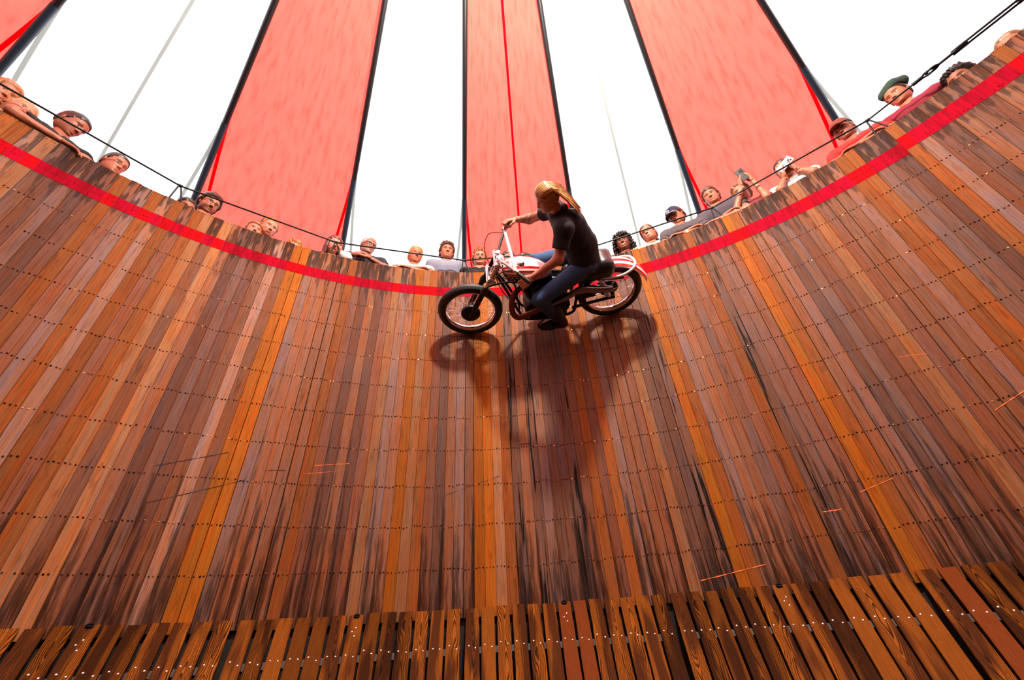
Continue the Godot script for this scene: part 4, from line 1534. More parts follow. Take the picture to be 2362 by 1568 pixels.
# ---------------------------------------------------------------- the rider, in the motorcycle's axes
func build_rider() -> void:
	var p := thing("person", "rider in black shirt and blue jeans with blond hair, astride the motorcycle", "person", "", bike_frame())
	var skin := srgb(168, 102, 74)
	var lsh := Vector3(-0.225, 1.185, -0.165)
	var rsh := Vector3(-0.205, 1.18, 0.17)
	var lel := Vector3(-0.150, 0.99, -0.29)
	var rel := Vector3(0.01, 1.02, 0.34)
	var lwr := Vector3(0.075, 0.875, -0.325)
	var rwr := Vector3(0.135, 1.02, 0.365)
	var hc := Transform3D((Basis(Vector3(0, 0, -1), Vector3(0.30, 0.954, 0), Vector3(0.954, -0.30, 0)) * Basis(Vector3.UP, 0.2)).scaled(Vector3.ONE * 0.93), Vector3(-0.125, 1.385, 0.0))
	var bones := [
		[Vector3(-0.44, 0.74, 0), Vector3(-0.40, 0.90, 0), 0.07, 0.08, skin], [Vector3(-0.40, 0.90, 0), Vector3(-0.29, 1.10, 0), 0.08, 0.1, skin],
		[lsh, rsh, 0.07, 0.07, skin], [Vector3(-0.235, 1.19, 0), Vector3(-0.165, 1.33, 0), 0.056, 0.052, skin],
		[lsh, lel, 0.052, 0.041, skin], [lel, lwr, 0.041, 0.027, skin], [rsh, rel, 0.052, 0.042, skin], [rel, rwr, 0.042, 0.028, skin],
		[Vector3(-0.43, 0.74, -0.09), Vector3(0.02, 0.505, -0.2), 0.06, 0.05, skin], [Vector3(0.02, 0.505, -0.2), Vector3(-0.16, 0.2, -0.19), 0.055, 0.04, skin],
		[Vector3(-0.43, 0.74, 0.09), Vector3(0.02, 0.63, 0.2), 0.06, 0.05, skin], [Vector3(0.02, 0.63, 0.2), Vector3(-0.1, 0.27, 0.19), 0.055, 0.04, skin]]
	var body := blob(bones, 0.014, 0.035)
	for i in body.v.size():   # dark ink on the right forearm
		var q := body.v[i]
		if q.z > 0.28 and q.x > -0.08 and q.x < 0.09:
			var ink := smoothstep(0.0, 0.25, sin(q.x * 70.0 + q.y * 40.0) * sin(q.z * 60.0 + q.x * 30.0))
			body.c[i] = skin.lerp(srgb(60, 48, 50), 0.65 * ink)
	body.append(head({"skin": skin, "brow": srgb(90, 60, 36), "nose": 1.05}), hc)
	body.append(hand("grip", -1.0, skin), aim(lwr, Vector3(0.05, -0.02, -0.015), Vector3(-0.25, -0.55, 0.6)))
	body.append(hand("grip", 1.0, skin), aim(rwr, Vector3(0.06, 0.012, -0.02), Vector3(-0.25, -0.9, -0.25)))
	var sm := vmaterial("skin", 0.5)
	sm.subsurf_scatter_enabled = true
	sm.subsurf_scatter_strength = 0.08
	part(p, "body", body.mesh(), sm)
	# hair swept back by the wind
	var h0 := hair_shell({"hair_color": srgb(150, 100, 50), "thick": 0.007, "hairline": 0.068, "curl": 0.2, "seed": 41, "strand": 70.0, "nape": -0.05})
	var hair := MB.new()
	hair.append(h0, hc)
	var hn := noise(91, 1.0, 2)
	for i in 130:
		var a := clampf(hn.get_noise_1d(i * 7.3) * 2.6, -1.2, 1.2)           # round the head: 0 is the top, +-1 the temples
		var b := hn.get_noise_1d(i * 3.1 + 90.0) * 2.0
		var l := 0.8 + 0.35 * hn.get_noise_1d(i * 5.7 + 40.0)
		var pts := []
		for q in 4:                                        # combed back along the skull
			var e := lerpf(0.86 + 0.08 * b + 0.12 * absf(a), 2.1, q / 3.0)
			var d := Vector3(sin(a) * sin(e) * 0.078, 0.012 + 0.112 * (0.35 * sin(e) + 0.65 * cos(a) * sin(e)), cos(e) * 0.1)
			pts.append(hc * (d * 1.06 + d.normalized() * 0.008))
		var tip := Vector3(-0.325 - 0.05 * l + 0.03 * b, 1.295 + 0.035 * b - 0.035 * absf(a), -0.035 * a + 0.025 * b)
		pts.append(pts[3].lerp(tip, 0.5) + Vector3(-0.005, 0.025 + 0.012 * b, 0.01 * b))
		pts.append(tip)
		hair.col = srgb(206, 146, 72).lerp(srgb(92, 54, 26), clampf(0.42 + 0.9 * hn.get_noise_1d(i * 11.0), 0.0, 1.0))
		hair.tube(path(pts, 2), PackedFloat32Array([0.003, 0.0055, 0.007, 0.0075, 0.0075, 0.0075, 0.0075, 0.007, 0.006, 0.0045, 0.001]), 5)
	var hm := vmaterial("hair", 0.42)
	part(p, "hair", hair.mesh(), hm, "long blond hair blown back")
	# clothes
	var blk := srgb(19, 19, 21)
	var slv_l := lsh.lerp(lel, 0.66)
	var slv_r := rsh.lerp(rel, 0.5)
	var shirt := blob([[Vector3(-0.43, 0.72, 0.05), Vector3(-0.40, 0.90, 0.01), 0.14, 0.135, blk], [Vector3(-0.43, 0.72, -0.05), Vector3(-0.40, 0.90, -0.01), 0.14, 0.135, blk], [Vector3(-0.40, 0.90, 0), Vector3(-0.295, 1.11, 0), 0.138, 0.142, blk], [lsh, rsh, 0.083, 0.083, blk],
		[Vector3(-0.235, 1.20, 0), Vector3(-0.215, 1.245, 0), 0.082, 0.068, blk], [lsh, slv_l, 0.074, 0.070, blk], [rsh, slv_r, 0.072, 0.066, blk]], 0.013, 0.03,
		[[Plane((lel - lsh).normalized(), (lel - lsh).normalized().dot(slv_l)), slv_l, 0.1], [Plane((rel - rsh).normalized(), (rel - rsh).normalized().dot(slv_r)), slv_r, 0.1], [Plane(Vector3(-0.25, -0.97, 0), Vector3(-0.25, -0.97, 0).dot(Vector3(-0.44, 0.66, 0))), Vector3(-0.44, 0.6, 0), 0.5]])
	crumple(shirt, 5, 0.007)
	var cloth := vmaterial("cotton", 0.9)
	part(p, "shirt", shirt.mesh(), cloth, "black short-sleeved shirt")
	var collar := MB.new()
	collar.col = blk * 0.8
	var ring := PackedVector3Array()
	for i in 18:
		var a := TAU * i / 18.0
		ring.append(Vector3(-0.205, 1.265, 0) + Vector3(cos(a) * 0.066, sin(a) * 0.004 + cos(a) * -0.03, sin(a) * 0.064))
	collar.tube(ring, 0.013, 7, true, 1.6)
	part(p, "collar", collar.mesh(), cloth)
	var denim := srgb(48, 74, 112)
	var jeans := blob([[Vector3(-0.45, 0.735, -0.07), Vector3(-0.45, 0.735, 0.07), 0.105, 0.105, denim], [Vector3(-0.43, 0.735, -0.095), Vector3(0.02, 0.505, -0.2), 0.096, 0.07, denim], [Vector3(0.02, 0.505, -0.2), Vector3(-0.14, 0.235, -0.19), 0.066, 0.056, denim * 0.8],
		[Vector3(-0.43, 0.735, 0.095), Vector3(0.02, 0.64, 0.2), 0.096, 0.07, denim], [Vector3(0.02, 0.64, 0.2), Vector3(-0.1, 0.29, 0.19), 0.066, 0.055, denim]], 0.014, 0.03)
	crumple(jeans, 9, 0.005)
	part(p, "jeans", jeans.mesh(), cloth, "blue denim jeans")
	var bt := srgb(14, 13, 13)
	for s in [[Vector3(-0.165, 0.20, -0.19), 0.0], [Vector3(-0.11, 0.27, 0.19), 0.07]]:
		var a: Vector3 = s[0]
		var boot := blob([[a + Vector3(0.04, 0.12, 0), a + Vector3(-0.012, -0.03, 0), 0.07, 0.06, bt], [a + Vector3(-0.02, -0.045, 0), a + Vector3(0.10, -0.055, -0.004), 0.05, 0.046, bt], [a + Vector3(0.10, -0.06, -0.004), a + Vector3(0.175, -0.062, -0.006), 0.046, 0.036, bt], [a + Vector3(-0.045, -0.07, 0), a + Vector3(-0.03, -0.075, 0), 0.033, 0.033, bt]], 0.011, 0.02, [[Plane(Vector3(0.05, -1, 0).normalized(), Vector3(0.05, -1, 0).normalized().dot(a + Vector3(0, -0.098, 0))), a, 1.0]])
		part(p, "boot", boot.mesh(), material("boot_leather", Color(0.03, 0.028, 0.028), 0.5), "black leather boot")

# ---------------------------------------------------------------- the crowd behind the rim
const PALE := [182, 118, 92]
const FAIR := [168, 104, 76]
const TAN := [142, 84, 58]
const BROWN := [112, 64, 40]

func tone(a: Array) -> Color:
	return srgb(a[0], a[1], a[2])

func person(o: Dictionary) -> Node3D:
	var th: float = o.th
	var dr: float = o.get("dr", 0.15)
	var hy: float = RIM + o.dy
	var foot := polar(th, R + dr + 0.32, DECK)
	var p := thing("person", o.label, "person", "spectators leaning on the rim", Transform3D(Basis(), foot))
	var inward := -polar(th, 1.0, 0.0)
	var fwd := inward.rotated(Vector3.UP, deg_to_rad(o.get("turn", 0.0)))
	var left := Vector3.UP.cross(fwd)
	var fr := Transform3D(Basis(left, Vector3.UP, fwd), polar(th, R + dr, hy) - foot)   # head-centred body axes
	var size: float = o.get("size", 1.0)
	var skin: Color = tone(o.skin)
	o.skin = skin
	if o.has("hair_color"):
		o.hair_color = tone(o.hair_color)
	var b2 := Basis(Vector3.UP, deg_to_rad(o.get("yaw", 0.0))) * Basis(Vector3.RIGHT, deg_to_rad(o.get("nod", 12.0))) * Basis(Vector3.BACK, deg_to_rad(o.get("tilt", 0.0)))
	var hx := fr * Transform3D(b2.scaled(Vector3.ONE * size), Vector3.ZERO)
	# joints in body axes: left, up, ahead
	var rim_y: float = -float(o.dy) + 0.048
	var rim_f := dr - 0.025
	var k := size
	var sh := [Vector3(0.18, -0.2, -0.03) * k, Vector3(-0.18, -0.2, -0.03) * k]
	var el := [Vector3(0.22, -0.5, -0.16) * k, Vector3(-0.22, -0.5, -0.16) * k]
	var wr := [Vector3(0.2, -0.68, 0.0) * k, Vector3(-0.2, -0.68, 0.0) * k]
	var hands := ["rest", "rest"]
	var palm := [Vector3.RIGHT, Vector3.LEFT]
	var reach := [Vector3(0, -1, 0.2), Vector3(0, -1, 0.2)]
	var show_hands := false
	match o.get("arms", "down"):
		"fold":
			el = [Vector3(0.25 * k, rim_y - 0.01, rim_f - 0.07), Vector3(-0.25 * k, rim_y - 0.01, rim_f - 0.07)]
			wr = [Vector3(-0.02, rim_y - 0.012, rim_f - 0.015), Vector3(0.03, rim_y + 0.035, rim_f - 0.05)]
			reach = [Vector3(-1, 0.02, 0.05), Vector3(1, 0.0, 0.05)]
			palm = [Vector3.DOWN, Vector3.DOWN]
			show_hands = true
		"clasp":
			el = [Vector3(0.24 * k, rim_y + 0.02, rim_f - 0.08), Vector3(-0.26 * k, rim_y + 0.03, rim_f - 0.08)]
			wr = [Vector3(0.02, rim_y + 0.05, rim_f + 0.01), Vector3(-0.10, rim_y + 0.06, rim_f + 0.01)]
			reach = [Vector3(-1, 0.2, 0.1), Vector3(1, 0.4, 0.1)]
			palm = [Vector3(0, -0.4, -1), Vector3(0, -0.6, -1)]
			hands = ["grip", "grip"]
			show_hands = true
		"across":   # one forearm laid along the rim, the other hand hooked over it
			el = [Vector3(0.20 * k, rim_y + 0.05, rim_f - 0.08), Vector3(-0.27, rim_y - 0.005, rim_f - 0.02)]
			wr = [Vector3(-0.12, rim_y + 0.04, rim_f - 0.07), Vector3(0.03, rim_y - 0.005, rim_f + 0.02)]
			reach = [Vector3(-1, 0.1, 0.1), Vector3(1, -0.25, 0.35)]
			palm = [Vector3.DOWN, Vector3(0, -1, -0.3)]
			show_hands = true
		"chin":
			el[0] = Vector3(0.17 * k, rim_y + 0.02, rim_f - 0.03)
			wr[0] = Vector3(0.105, -0.125, 0.05)
			reach = [Vector3(-0.3, 1, 0.0), Vector3(0, -1, 0.2)]
			palm = [Vector3(-0.9, 0.2, -0.3), Vector3.LEFT]
			hands = ["grip", "rest"]
			show_hands = true
		"phone":
			var ph: Vector3 = o.phone
			el = [Vector3(0.16 * k, rim_y + 0.02, rim_f - 0.04), Vector3(-0.14 * k, rim_y + 0.02, rim_f - 0.04)]
			wr = [ph + Vector3(0.062, -0.10, 0.0), ph + Vector3(-0.052, -0.10, 0.0)]
			reach = [Vector3(-0.1, 1, 0.25), Vector3(0.1, 1, 0.25)]
			palm = [Vector3(-0.75, 0, -0.25), Vector3(0.75, 0, -0.25)]
			hands = ["hold", "hold"]
			show_hands = true
	var body_bones := [[Vector3(0, -0.045, -0.018) * k, Vector3(0, -0.17, -0.04) * k, 0.05 * k, 0.056 * k, skin], [Vector3(0, -0.2, -0.05) * k, Vector3(0, -0.42, -0.13) * k, 0.09 * k, 0.095 * k, skin], [sh[0], sh[1], 0.052 * k, 0.052 * k, skin]]
	for s in 2:
		body_bones.append([sh[s], el[s], 0.044 * k, 0.036 * k, skin])
		body_bones.append([el[s], wr[s], 0.036 * k, 0.025 * k, skin])
	var body := blob(body_bones, 0.0165, 0.03)
	body.append(head(o), fr.affine_inverse() * hx)
	if show_hands:
		for s in 2:
			body.append(hand(hands[s], -1.0 if s == 0 else 1.0, skin), aim(wr[s], reach[s], palm[s]))
	var at := MB.new()
	at.append(body, fr)
	part(p, "body", at.mesh(), vmaterial("skin", 0.5))
	# shirt
	var sc: Color = tone(o.get("shirt", [60, 60, 64]))
	var slv: float = o.get("sleeve", 0.75)
	var e0: Vector3 = sh[0].lerp(el[0], slv)
	var e1: Vector3 = sh[1].lerp(el[1], slv)
	var bones := [[Vector3(0.06, -0.25, -0.055) * k, Vector3(0.05, -0.44, -0.14) * k, 0.115 * k, 0.125 * k, sc], [Vector3(-0.06, -0.25, -0.055) * k, Vector3(-0.05, -0.44, -0.14) * k, 0.115 * k, 0.125 * k, sc],
		[Vector3(0, -0.44, -0.14) * k, Vector3(0, -0.72, -0.25) * k, 0.14 * k, 0.145 * k, sc], [sh[0], sh[1], 0.064 * k, 0.064 * k, sc], [sh[0], e0, 0.064 * k, 0.055 * k, sc], [sh[1], e1, 0.064 * k, 0.055 * k, sc]]
	var cuts := []
	if slv < 1.0:
		for s in 2:
			var d: Vector3 = (el[s] - sh[s]).normalized()
			cuts.append([Plane(d, d.dot(e0 if s == 0 else e1)), e0 if s == 0 else e1, 0.085 * k])
	else:
		for s in 2:
			bones.append([el[s], el[s].lerp(wr[s], 0.85), 0.052 * k, 0.042 * k, sc])
	var neck: Vector3 = Vector3(0, -0.135, 0.0) * k
	var nd := Vector3(0, 0.9, 0.43).normalized()
	cuts.append([Plane(nd, nd.dot(neck)), Vector3(0, -0.12, -0.02) * k, 0.13 * k])
	var shirt := blob(bones, 0.0165, 0.03, cuts)
	crumple(shirt, int(o.get("seed", 5)), 0.008)
	var sm := MB.new()
	sm.append(shirt, fr)
	part(p, "shirt", sm.mesh(), vmaterial("cotton", 0.9), o.get("shirt_label", ""))
	# trousers and shoes
	var tc: Color = tone(o.get("trousers", [44, 52, 74]))
	var hip := fr * (Vector3(0, -0.76, -0.28) * k)
	var legs := []
	for s in [-1.0, 1.0]:
		var h: Vector3 = hip + left * 0.085 * s * k
		var kn: Vector3 = Vector3(0, 0, 0) + left * 0.1 * s + inward * 0.03 + Vector3(0, hip.y * 0.52, 0)
		legs.append([h, kn, 0.095 * k, 0.066 * k, tc])
		legs.append([kn, left * 0.1 * s + Vector3(0, 0.09, 0), 0.062 * k, 0.05 * k, tc])
		legs.append([left * 0.1 * s + Vector3(0, 0.045, 0) - inward * 0.03, left * 0.11 * s + Vector3(0, 0.04, 0) + inward * 0.12, 0.044, 0.036, srgb(40, 36, 34)])
	part(p, "trousers", blob(legs, 0.024, 0.04).mesh(), vmaterial("cotton", 0.9))
	# hair
	if o.has("hair_color"):
		var hm := MB.new()
		if o.get("hair", "short") != "none":
			hm.append(hair_shell(o))
		var col: Color = o.hair_color
		var hn := noise(int(o.get("seed", 5)) + 300, 1.0, 2)
		match o.get("hair", "short"):
			"bun":
				hm.col = col
				hm.append(blob([[Vector3(0, 0.06, -0.10), Vector3(0, 0.05, -0.13), 0.035, 0.04, col]], 0.01, 0.01))
			"tail":
				hm.col = col
				hm.tube(path([Vector3(0, 0.03, -0.1), Vector3(0.01, 0.01, -0.14), Vector3(0.025, -0.07, -0.145), Vector3(0.03, -0.15, -0.12)], 4), 0.028, 8)
			"long":
				for i in 40:
					var a := lerpf(0.95, TAU - 0.95, i / 39.0)
					var root := skull(0.03, a) * 1.06
					var drop := -0.2 - 0.05 * hn.get_noise_1d(i * 9.0)
					hm.col = col * (1.0 + 0.9 * hn.get_noise_1d(i * 5.0))
					hm.tube(path([root + Vector3(0, 0.035, 0), root * 1.08, root * Vector3(1.15, 1, 1.1) + Vector3(0, drop * 0.5, 0), root * Vector3(1.05, 1, 1.0) + Vector3(0, drop, 0.012)], 3), PackedFloat32Array([0.01, 0.013, 0.014, 0.015, 0.015, 0.015, 0.014, 0.012, 0.009, 0.004]), 6)
			"curls":
				for i in 190:
					var a := hn.get_noise_1d(i * 3.7) * 4.0 + i * 2.399
					var y := 0.115 - 0.27 * float(i) / 190.0
					var w := wrapf(a, -PI, PI)
					if y < 0.055 and absf(w) < 1.05:
						continue
					var rr := skull(clampf(y, -0.05, 0.12), a)
					var c := Vector3(rr.x, y, rr.z) * Vector3(1.0, 1.0, 1.0) + Vector3(sin(a), 0.25, cos(a)) * (0.022 + 0.03 * smoothstep(0.08, -0.08, y) + 0.014 * hn.get_noise_1d(i * 8.1))
					hm.col = col * (1.0 + 0.8 * hn.get_noise_1d(i * 6.0))
					var loop := PackedVector3Array()
					for q in 9:
						var t := q / 8.0
						loop.append(c + Vector3(cos(t * 8.0 + i) * 0.012, 0.02 - 0.05 * t, sin(t * 8.0 + i) * 0.012))
					hm.tube(loop, 0.0075, 5)
			"messy":
				for i in 70:
					var a := i * 2.399
					var y := 0.121 - 0.055 * float(i) / 70.0
					var rr := skull(y, a)
					var d := Vector3(rr.x, 0.05, rr.z).normalized()
					hm.col = col * (1.0 + 0.8 * hn.get_noise_1d(i * 6.0))
					var r0 := rr + d * 0.008
					var swirl := Vector3(hn.get_noise_1d(i * 4.0), 0.3, hn.get_noise_1d(i * 4.0 + 50.0)) * 0.03
					hm.tube(PackedVector3Array([r0, r0 + d * 0.012 + swirl * 0.5, r0 + d * 0.016 + swirl]), [0.008, 0.007, 0.002], 5)
		var hh := MB.new()
		hh.append(hm, hx)
		part(p, "hair", hh.mesh(), vmaterial("hair", 0.42), o.get("hair_label", ""))
	if o.has("glasses"):
		var gm := MB.new()
		gm.col = tone(o.glasses)
		for s in [-1.0, 1.0]:
			var ring := PackedVector3Array()
			for i in 20:
				var a := TAU * i / 20.0
				ring.append(Vector3(s * 0.0325 + cos(a) * 0.0225, 0.002 + sin(a) * 0.0175, 0.0965 - absf(s * 0.0325 + cos(a) * 0.0225) * 0.12))
			gm.tube(ring, 0.0022, 5, true)
			gm.tube(PackedVector3Array([Vector3(s * 0.055, 0.006, 0.089), Vector3(s * 0.074, 0.008, 0.05), Vector3(s * 0.0785, 0.006, -0.01)]), 0.002, 5)
		gm.tube(PackedVector3Array([Vector3(-0.011, 0.006, 0.098), Vector3(0, 0.009, 0.1005), Vector3(0.011, 0.006, 0.098)]), 0.002, 5)
		var gg := MB.new()
		gg.append(gm, hx)
		part(p, "glasses", gg.mesh(), vmaterial("spectacle_frame", 0.3))
	if o.has("cap"):
		var cm := MB.new()
		cm.col = tone(o.cap)
		var n := 12
		var seg := 36
		for i in n + 1:
			var y := lerpf(0.128, 0.038, pow(i / float(n), 1.1))
			for q in seg:
				var a := TAU * q / seg
				var pt := skull(minf(y, 0.1245), a)
				var d := Vector3(pt.x, maxf(y, 0.0) * 0.8, pt.z).normalized()
				cm.vert(pt + d * 0.014 + Vector3(0, 0.008 * smoothstep(0.05, 0.1, y), 0.006 * cos(a)))
		for i in n:
			for q in seg:
				var j := (q + 1) % seg
				cm.quad(i * seg + q, (i + 1) * seg + q, (i + 1) * seg + j, i * seg + j)
		var tp := cm.vert(Vector3(0, 0.147, -0.004))
		for q in seg:
			cm.tri(tp, q, (q + 1) % seg)
		var cc := MB.new()
		cc.append(cm, hx)
		part(p, "cap_crown", cc.mesh(), vmaterial("cotton", 0.9))
		var bm := MB.new()
		bm.col = tone(o.get("peak", o.cap))
		for layer in 2:
			for i in 13:
				var a := lerpf(-1.0, 1.0, i / 12.0)
				for q in 6:
					var t := q / 5.0
					var base := skull(0.04, a)
					var z := base.z + 0.012 + t * 0.075 * cos(a * 0.95)
					bm.vert(Vector3(base.x * (1.0 + 0.02 * t) + 0.01 * signf(base.x), 0.046 - 0.02 * t - 0.03 * a * a - 0.004 * layer, z))
			for i in 12:
				for q in 5:
					var b := layer * 78 + i * 6 + q
					if layer == 0:
						bm.quad(b, b + 1, b + 7, b + 6)
					else:
						bm.quad(b, b + 6, b + 7, b + 1)
		var bb := MB.new()
		bb.append(bm, hx)
		part(p, "cap_peak", bb.mesh(), vmaterial("cotton", 0.9))
		if o.has("badge"):
			var dm := MB.new()
			dm.col = srgb(225, 222, 214)
			dm.lathe(Transform3D(Basis(Vector3.RIGHT, PI / 2 - 0.35), Vector3(0, 0.082, 0.098)), [Vector2(0.023, -0.004), Vector2(0.022, 0.003), Vector2(0.001, 0.004)], 20)
			dm.col = srgb(30, 36, 66)
			dm.lathe(Transform3D(Basis(Vector3.RIGHT, PI / 2 - 0.35), Vector3(0, 0.082, 0.098)), [Vector2(0.0175, 0.0036), Vector2(0.016, 0.0052), Vector2(0.001, 0.0056)], 20)
			dm.col = srgb(225, 222, 214)
			dm.lathe(Transform3D(Basis(Vector3.RIGHT, PI / 2 - 0.35), Vector3(0, 0.082, 0.098)), [Vector2(0.008, 0.0056), Vector2(0.007, 0.0068), Vector2(0.001, 0.007)], 12)
			var dd := MB.new()
			dd.append(dm, hx)
			part(p, "cap_badge", dd.mesh(), vmaterial("cotton", 0.9), "round white badge")
			var cord := MB.new()
			cord.col = srgb(215, 212, 205)
			var pts := PackedVector3Array()
			for i in 13:
				var a := lerpf(-1.05, 1.05, i / 12.0)
				var base := skull(0.045, a)
				pts.append(Vector3(base.x * 1.2, 0.052 - 0.03 * a * a, base.z + 0.020))
			cord.tube(pts, 0.003, 5)
			var c2 := MB.new()
			c2.append(cord, hx)
			part(p, "cap_cord", c2.mesh(), vmaterial("cotton", 0.9))
	if o.has("beret"):
		var col: Color = tone(o.beret)
		var bm := blob([[Vector3(-0.05, 0.098, 0.035), Vector3(0.05, 0.102, 0.035), 0.045, 0.045, col], [Vector3(-0.055, 0.105, -0.06), Vector3(0.07, 0.108, -0.055), 0.05, 0.05, col], [Vector3(0.05, 0.102, 0.03), Vector3(0.08, 0.095, -0.04), 0.045, 0.045, col], [Vector3(0, 0.075, 0), Vector3(0, 0.07, -0.02), 0.085, 0.085, col]], 0.012, 0.03, [[Plane(Vector3(0, -1, 0.12).normalized(), Vector3(0, -1, 0.12).normalized().dot(Vector3(0, 0.062, 0.05))), Vector3.ZERO, 1.0]])
		var bb := MB.new()
		bb.append(bm, hx)
		part(p, "beret", bb.mesh(), vmaterial("cotton", 0.9), "dark green beret")
	if o.has("band"):   # hair tie, headband or wrist band: a ring
		var rm := MB.new()
		rm.col = tone(o.band)
		var loop := PackedVector3Array()
		if o.get("band_at", "head") == "head":
			for i in 24:
				var a := lerpf(-1.5, 1.5, i / 23.0)
				loop.append(Vector3(sin(a) * 0.088, cos(a) * 0.128 + 0.012, 0.012))
			rm.tube(loop, 0.008, 6)
			var r2 := MB.new()
			r2.append(rm, hx)
			part(p, "headband", r2.mesh(), vmaterial("cotton", 0.9))
		else:
			var a0: Vector3 = wr[0].lerp(el[0], 0.12)
			var ax: Vector3 = (el[0] - wr[0]).normalized()
			rm.tube(PackedVector3Array([a0 - ax * 0.011, a0 + ax * 0.011]), 0.034, 14)
			var r2 := MB.new()
			r2.append(rm, fr)
			part(p, "wristband", r2.mesh(), vmaterial("cotton", 0.9))
	if o.has("scrunchie"):
		var rm := MB.new()
		rm.append(blob([[Vector3(0.02, 0.02, -0.115), Vector3(-0.01, -0.02, -0.125), 0.028, 0.024, tone(o.scrunchie)], [Vector3(0.0, 0.03, -0.12), Vector3(0.03, -0.01, -0.13), 0.02, 0.022, tone(o.scrunchie)]], 0.01, 0.01), hx)
		part(p, "hair_tie", rm.mesh(), vmaterial("cotton", 0.9), "lilac hair tie")
	if o.has("phone"):
		var dark: bool = o.get("phone_dark", true)
		var q := thing("phone", "black mobile phone held upright in both hands" if dark else "white mobile phone with camera lenses held before a face", "phone", "", Transform3D(Basis(), foot) * fr * Transform3D(Basis(Vector3.RIGHT, 0.25) * Basis(Vector3.BACK, deg_to_rad(o.get("phone_roll", 0.0))), Vector3(o.phone) + Vector3(0, 0.0, 0.055)))
		var bm := MB.new()
		bm.box(Transform3D(), Vector3(0.08, 0.162, 0.01), 0.0035)
		part(q, "case", bm.mesh(), material("phone_black", Color(0.025, 0.018, 0.02), 0.6) if dark else material("phone_white", Color(0.86, 0.84, 0.86), 0.25))
		var sc2 := MB.new()
		sc2.face(Vector3(0.034, -0.071, -0.0048), Vector3(-0.034, -0.071, -0.0048), Vector3(-0.034, 0.071, -0.0048), Vector3(0.034, 0.071, -0.0048))
		part(q, "display_glass", sc2.mesh(), material("display_glass", Color(0.02, 0.02, 0.025), 0.08))
		for i in 3:
			var lm := MB.new()
			lm.lathe(Transform3D(Basis(Vector3.RIGHT, PI / 2), Vector3([0.018, 0.018, 0.0][i], [0.055, 0.03, 0.043][i], 0.004)), [Vector2(0.0095, 0.0), Vector2(0.0095, 0.003), Vector2(0.0095, 0.003), Vector2(0.0005, 0.0034)], 14)
			part(q, "camera_lens", lm.mesh(), material("lens_black", Color(0.015, 0.015, 0.02), 0.1))
	return p

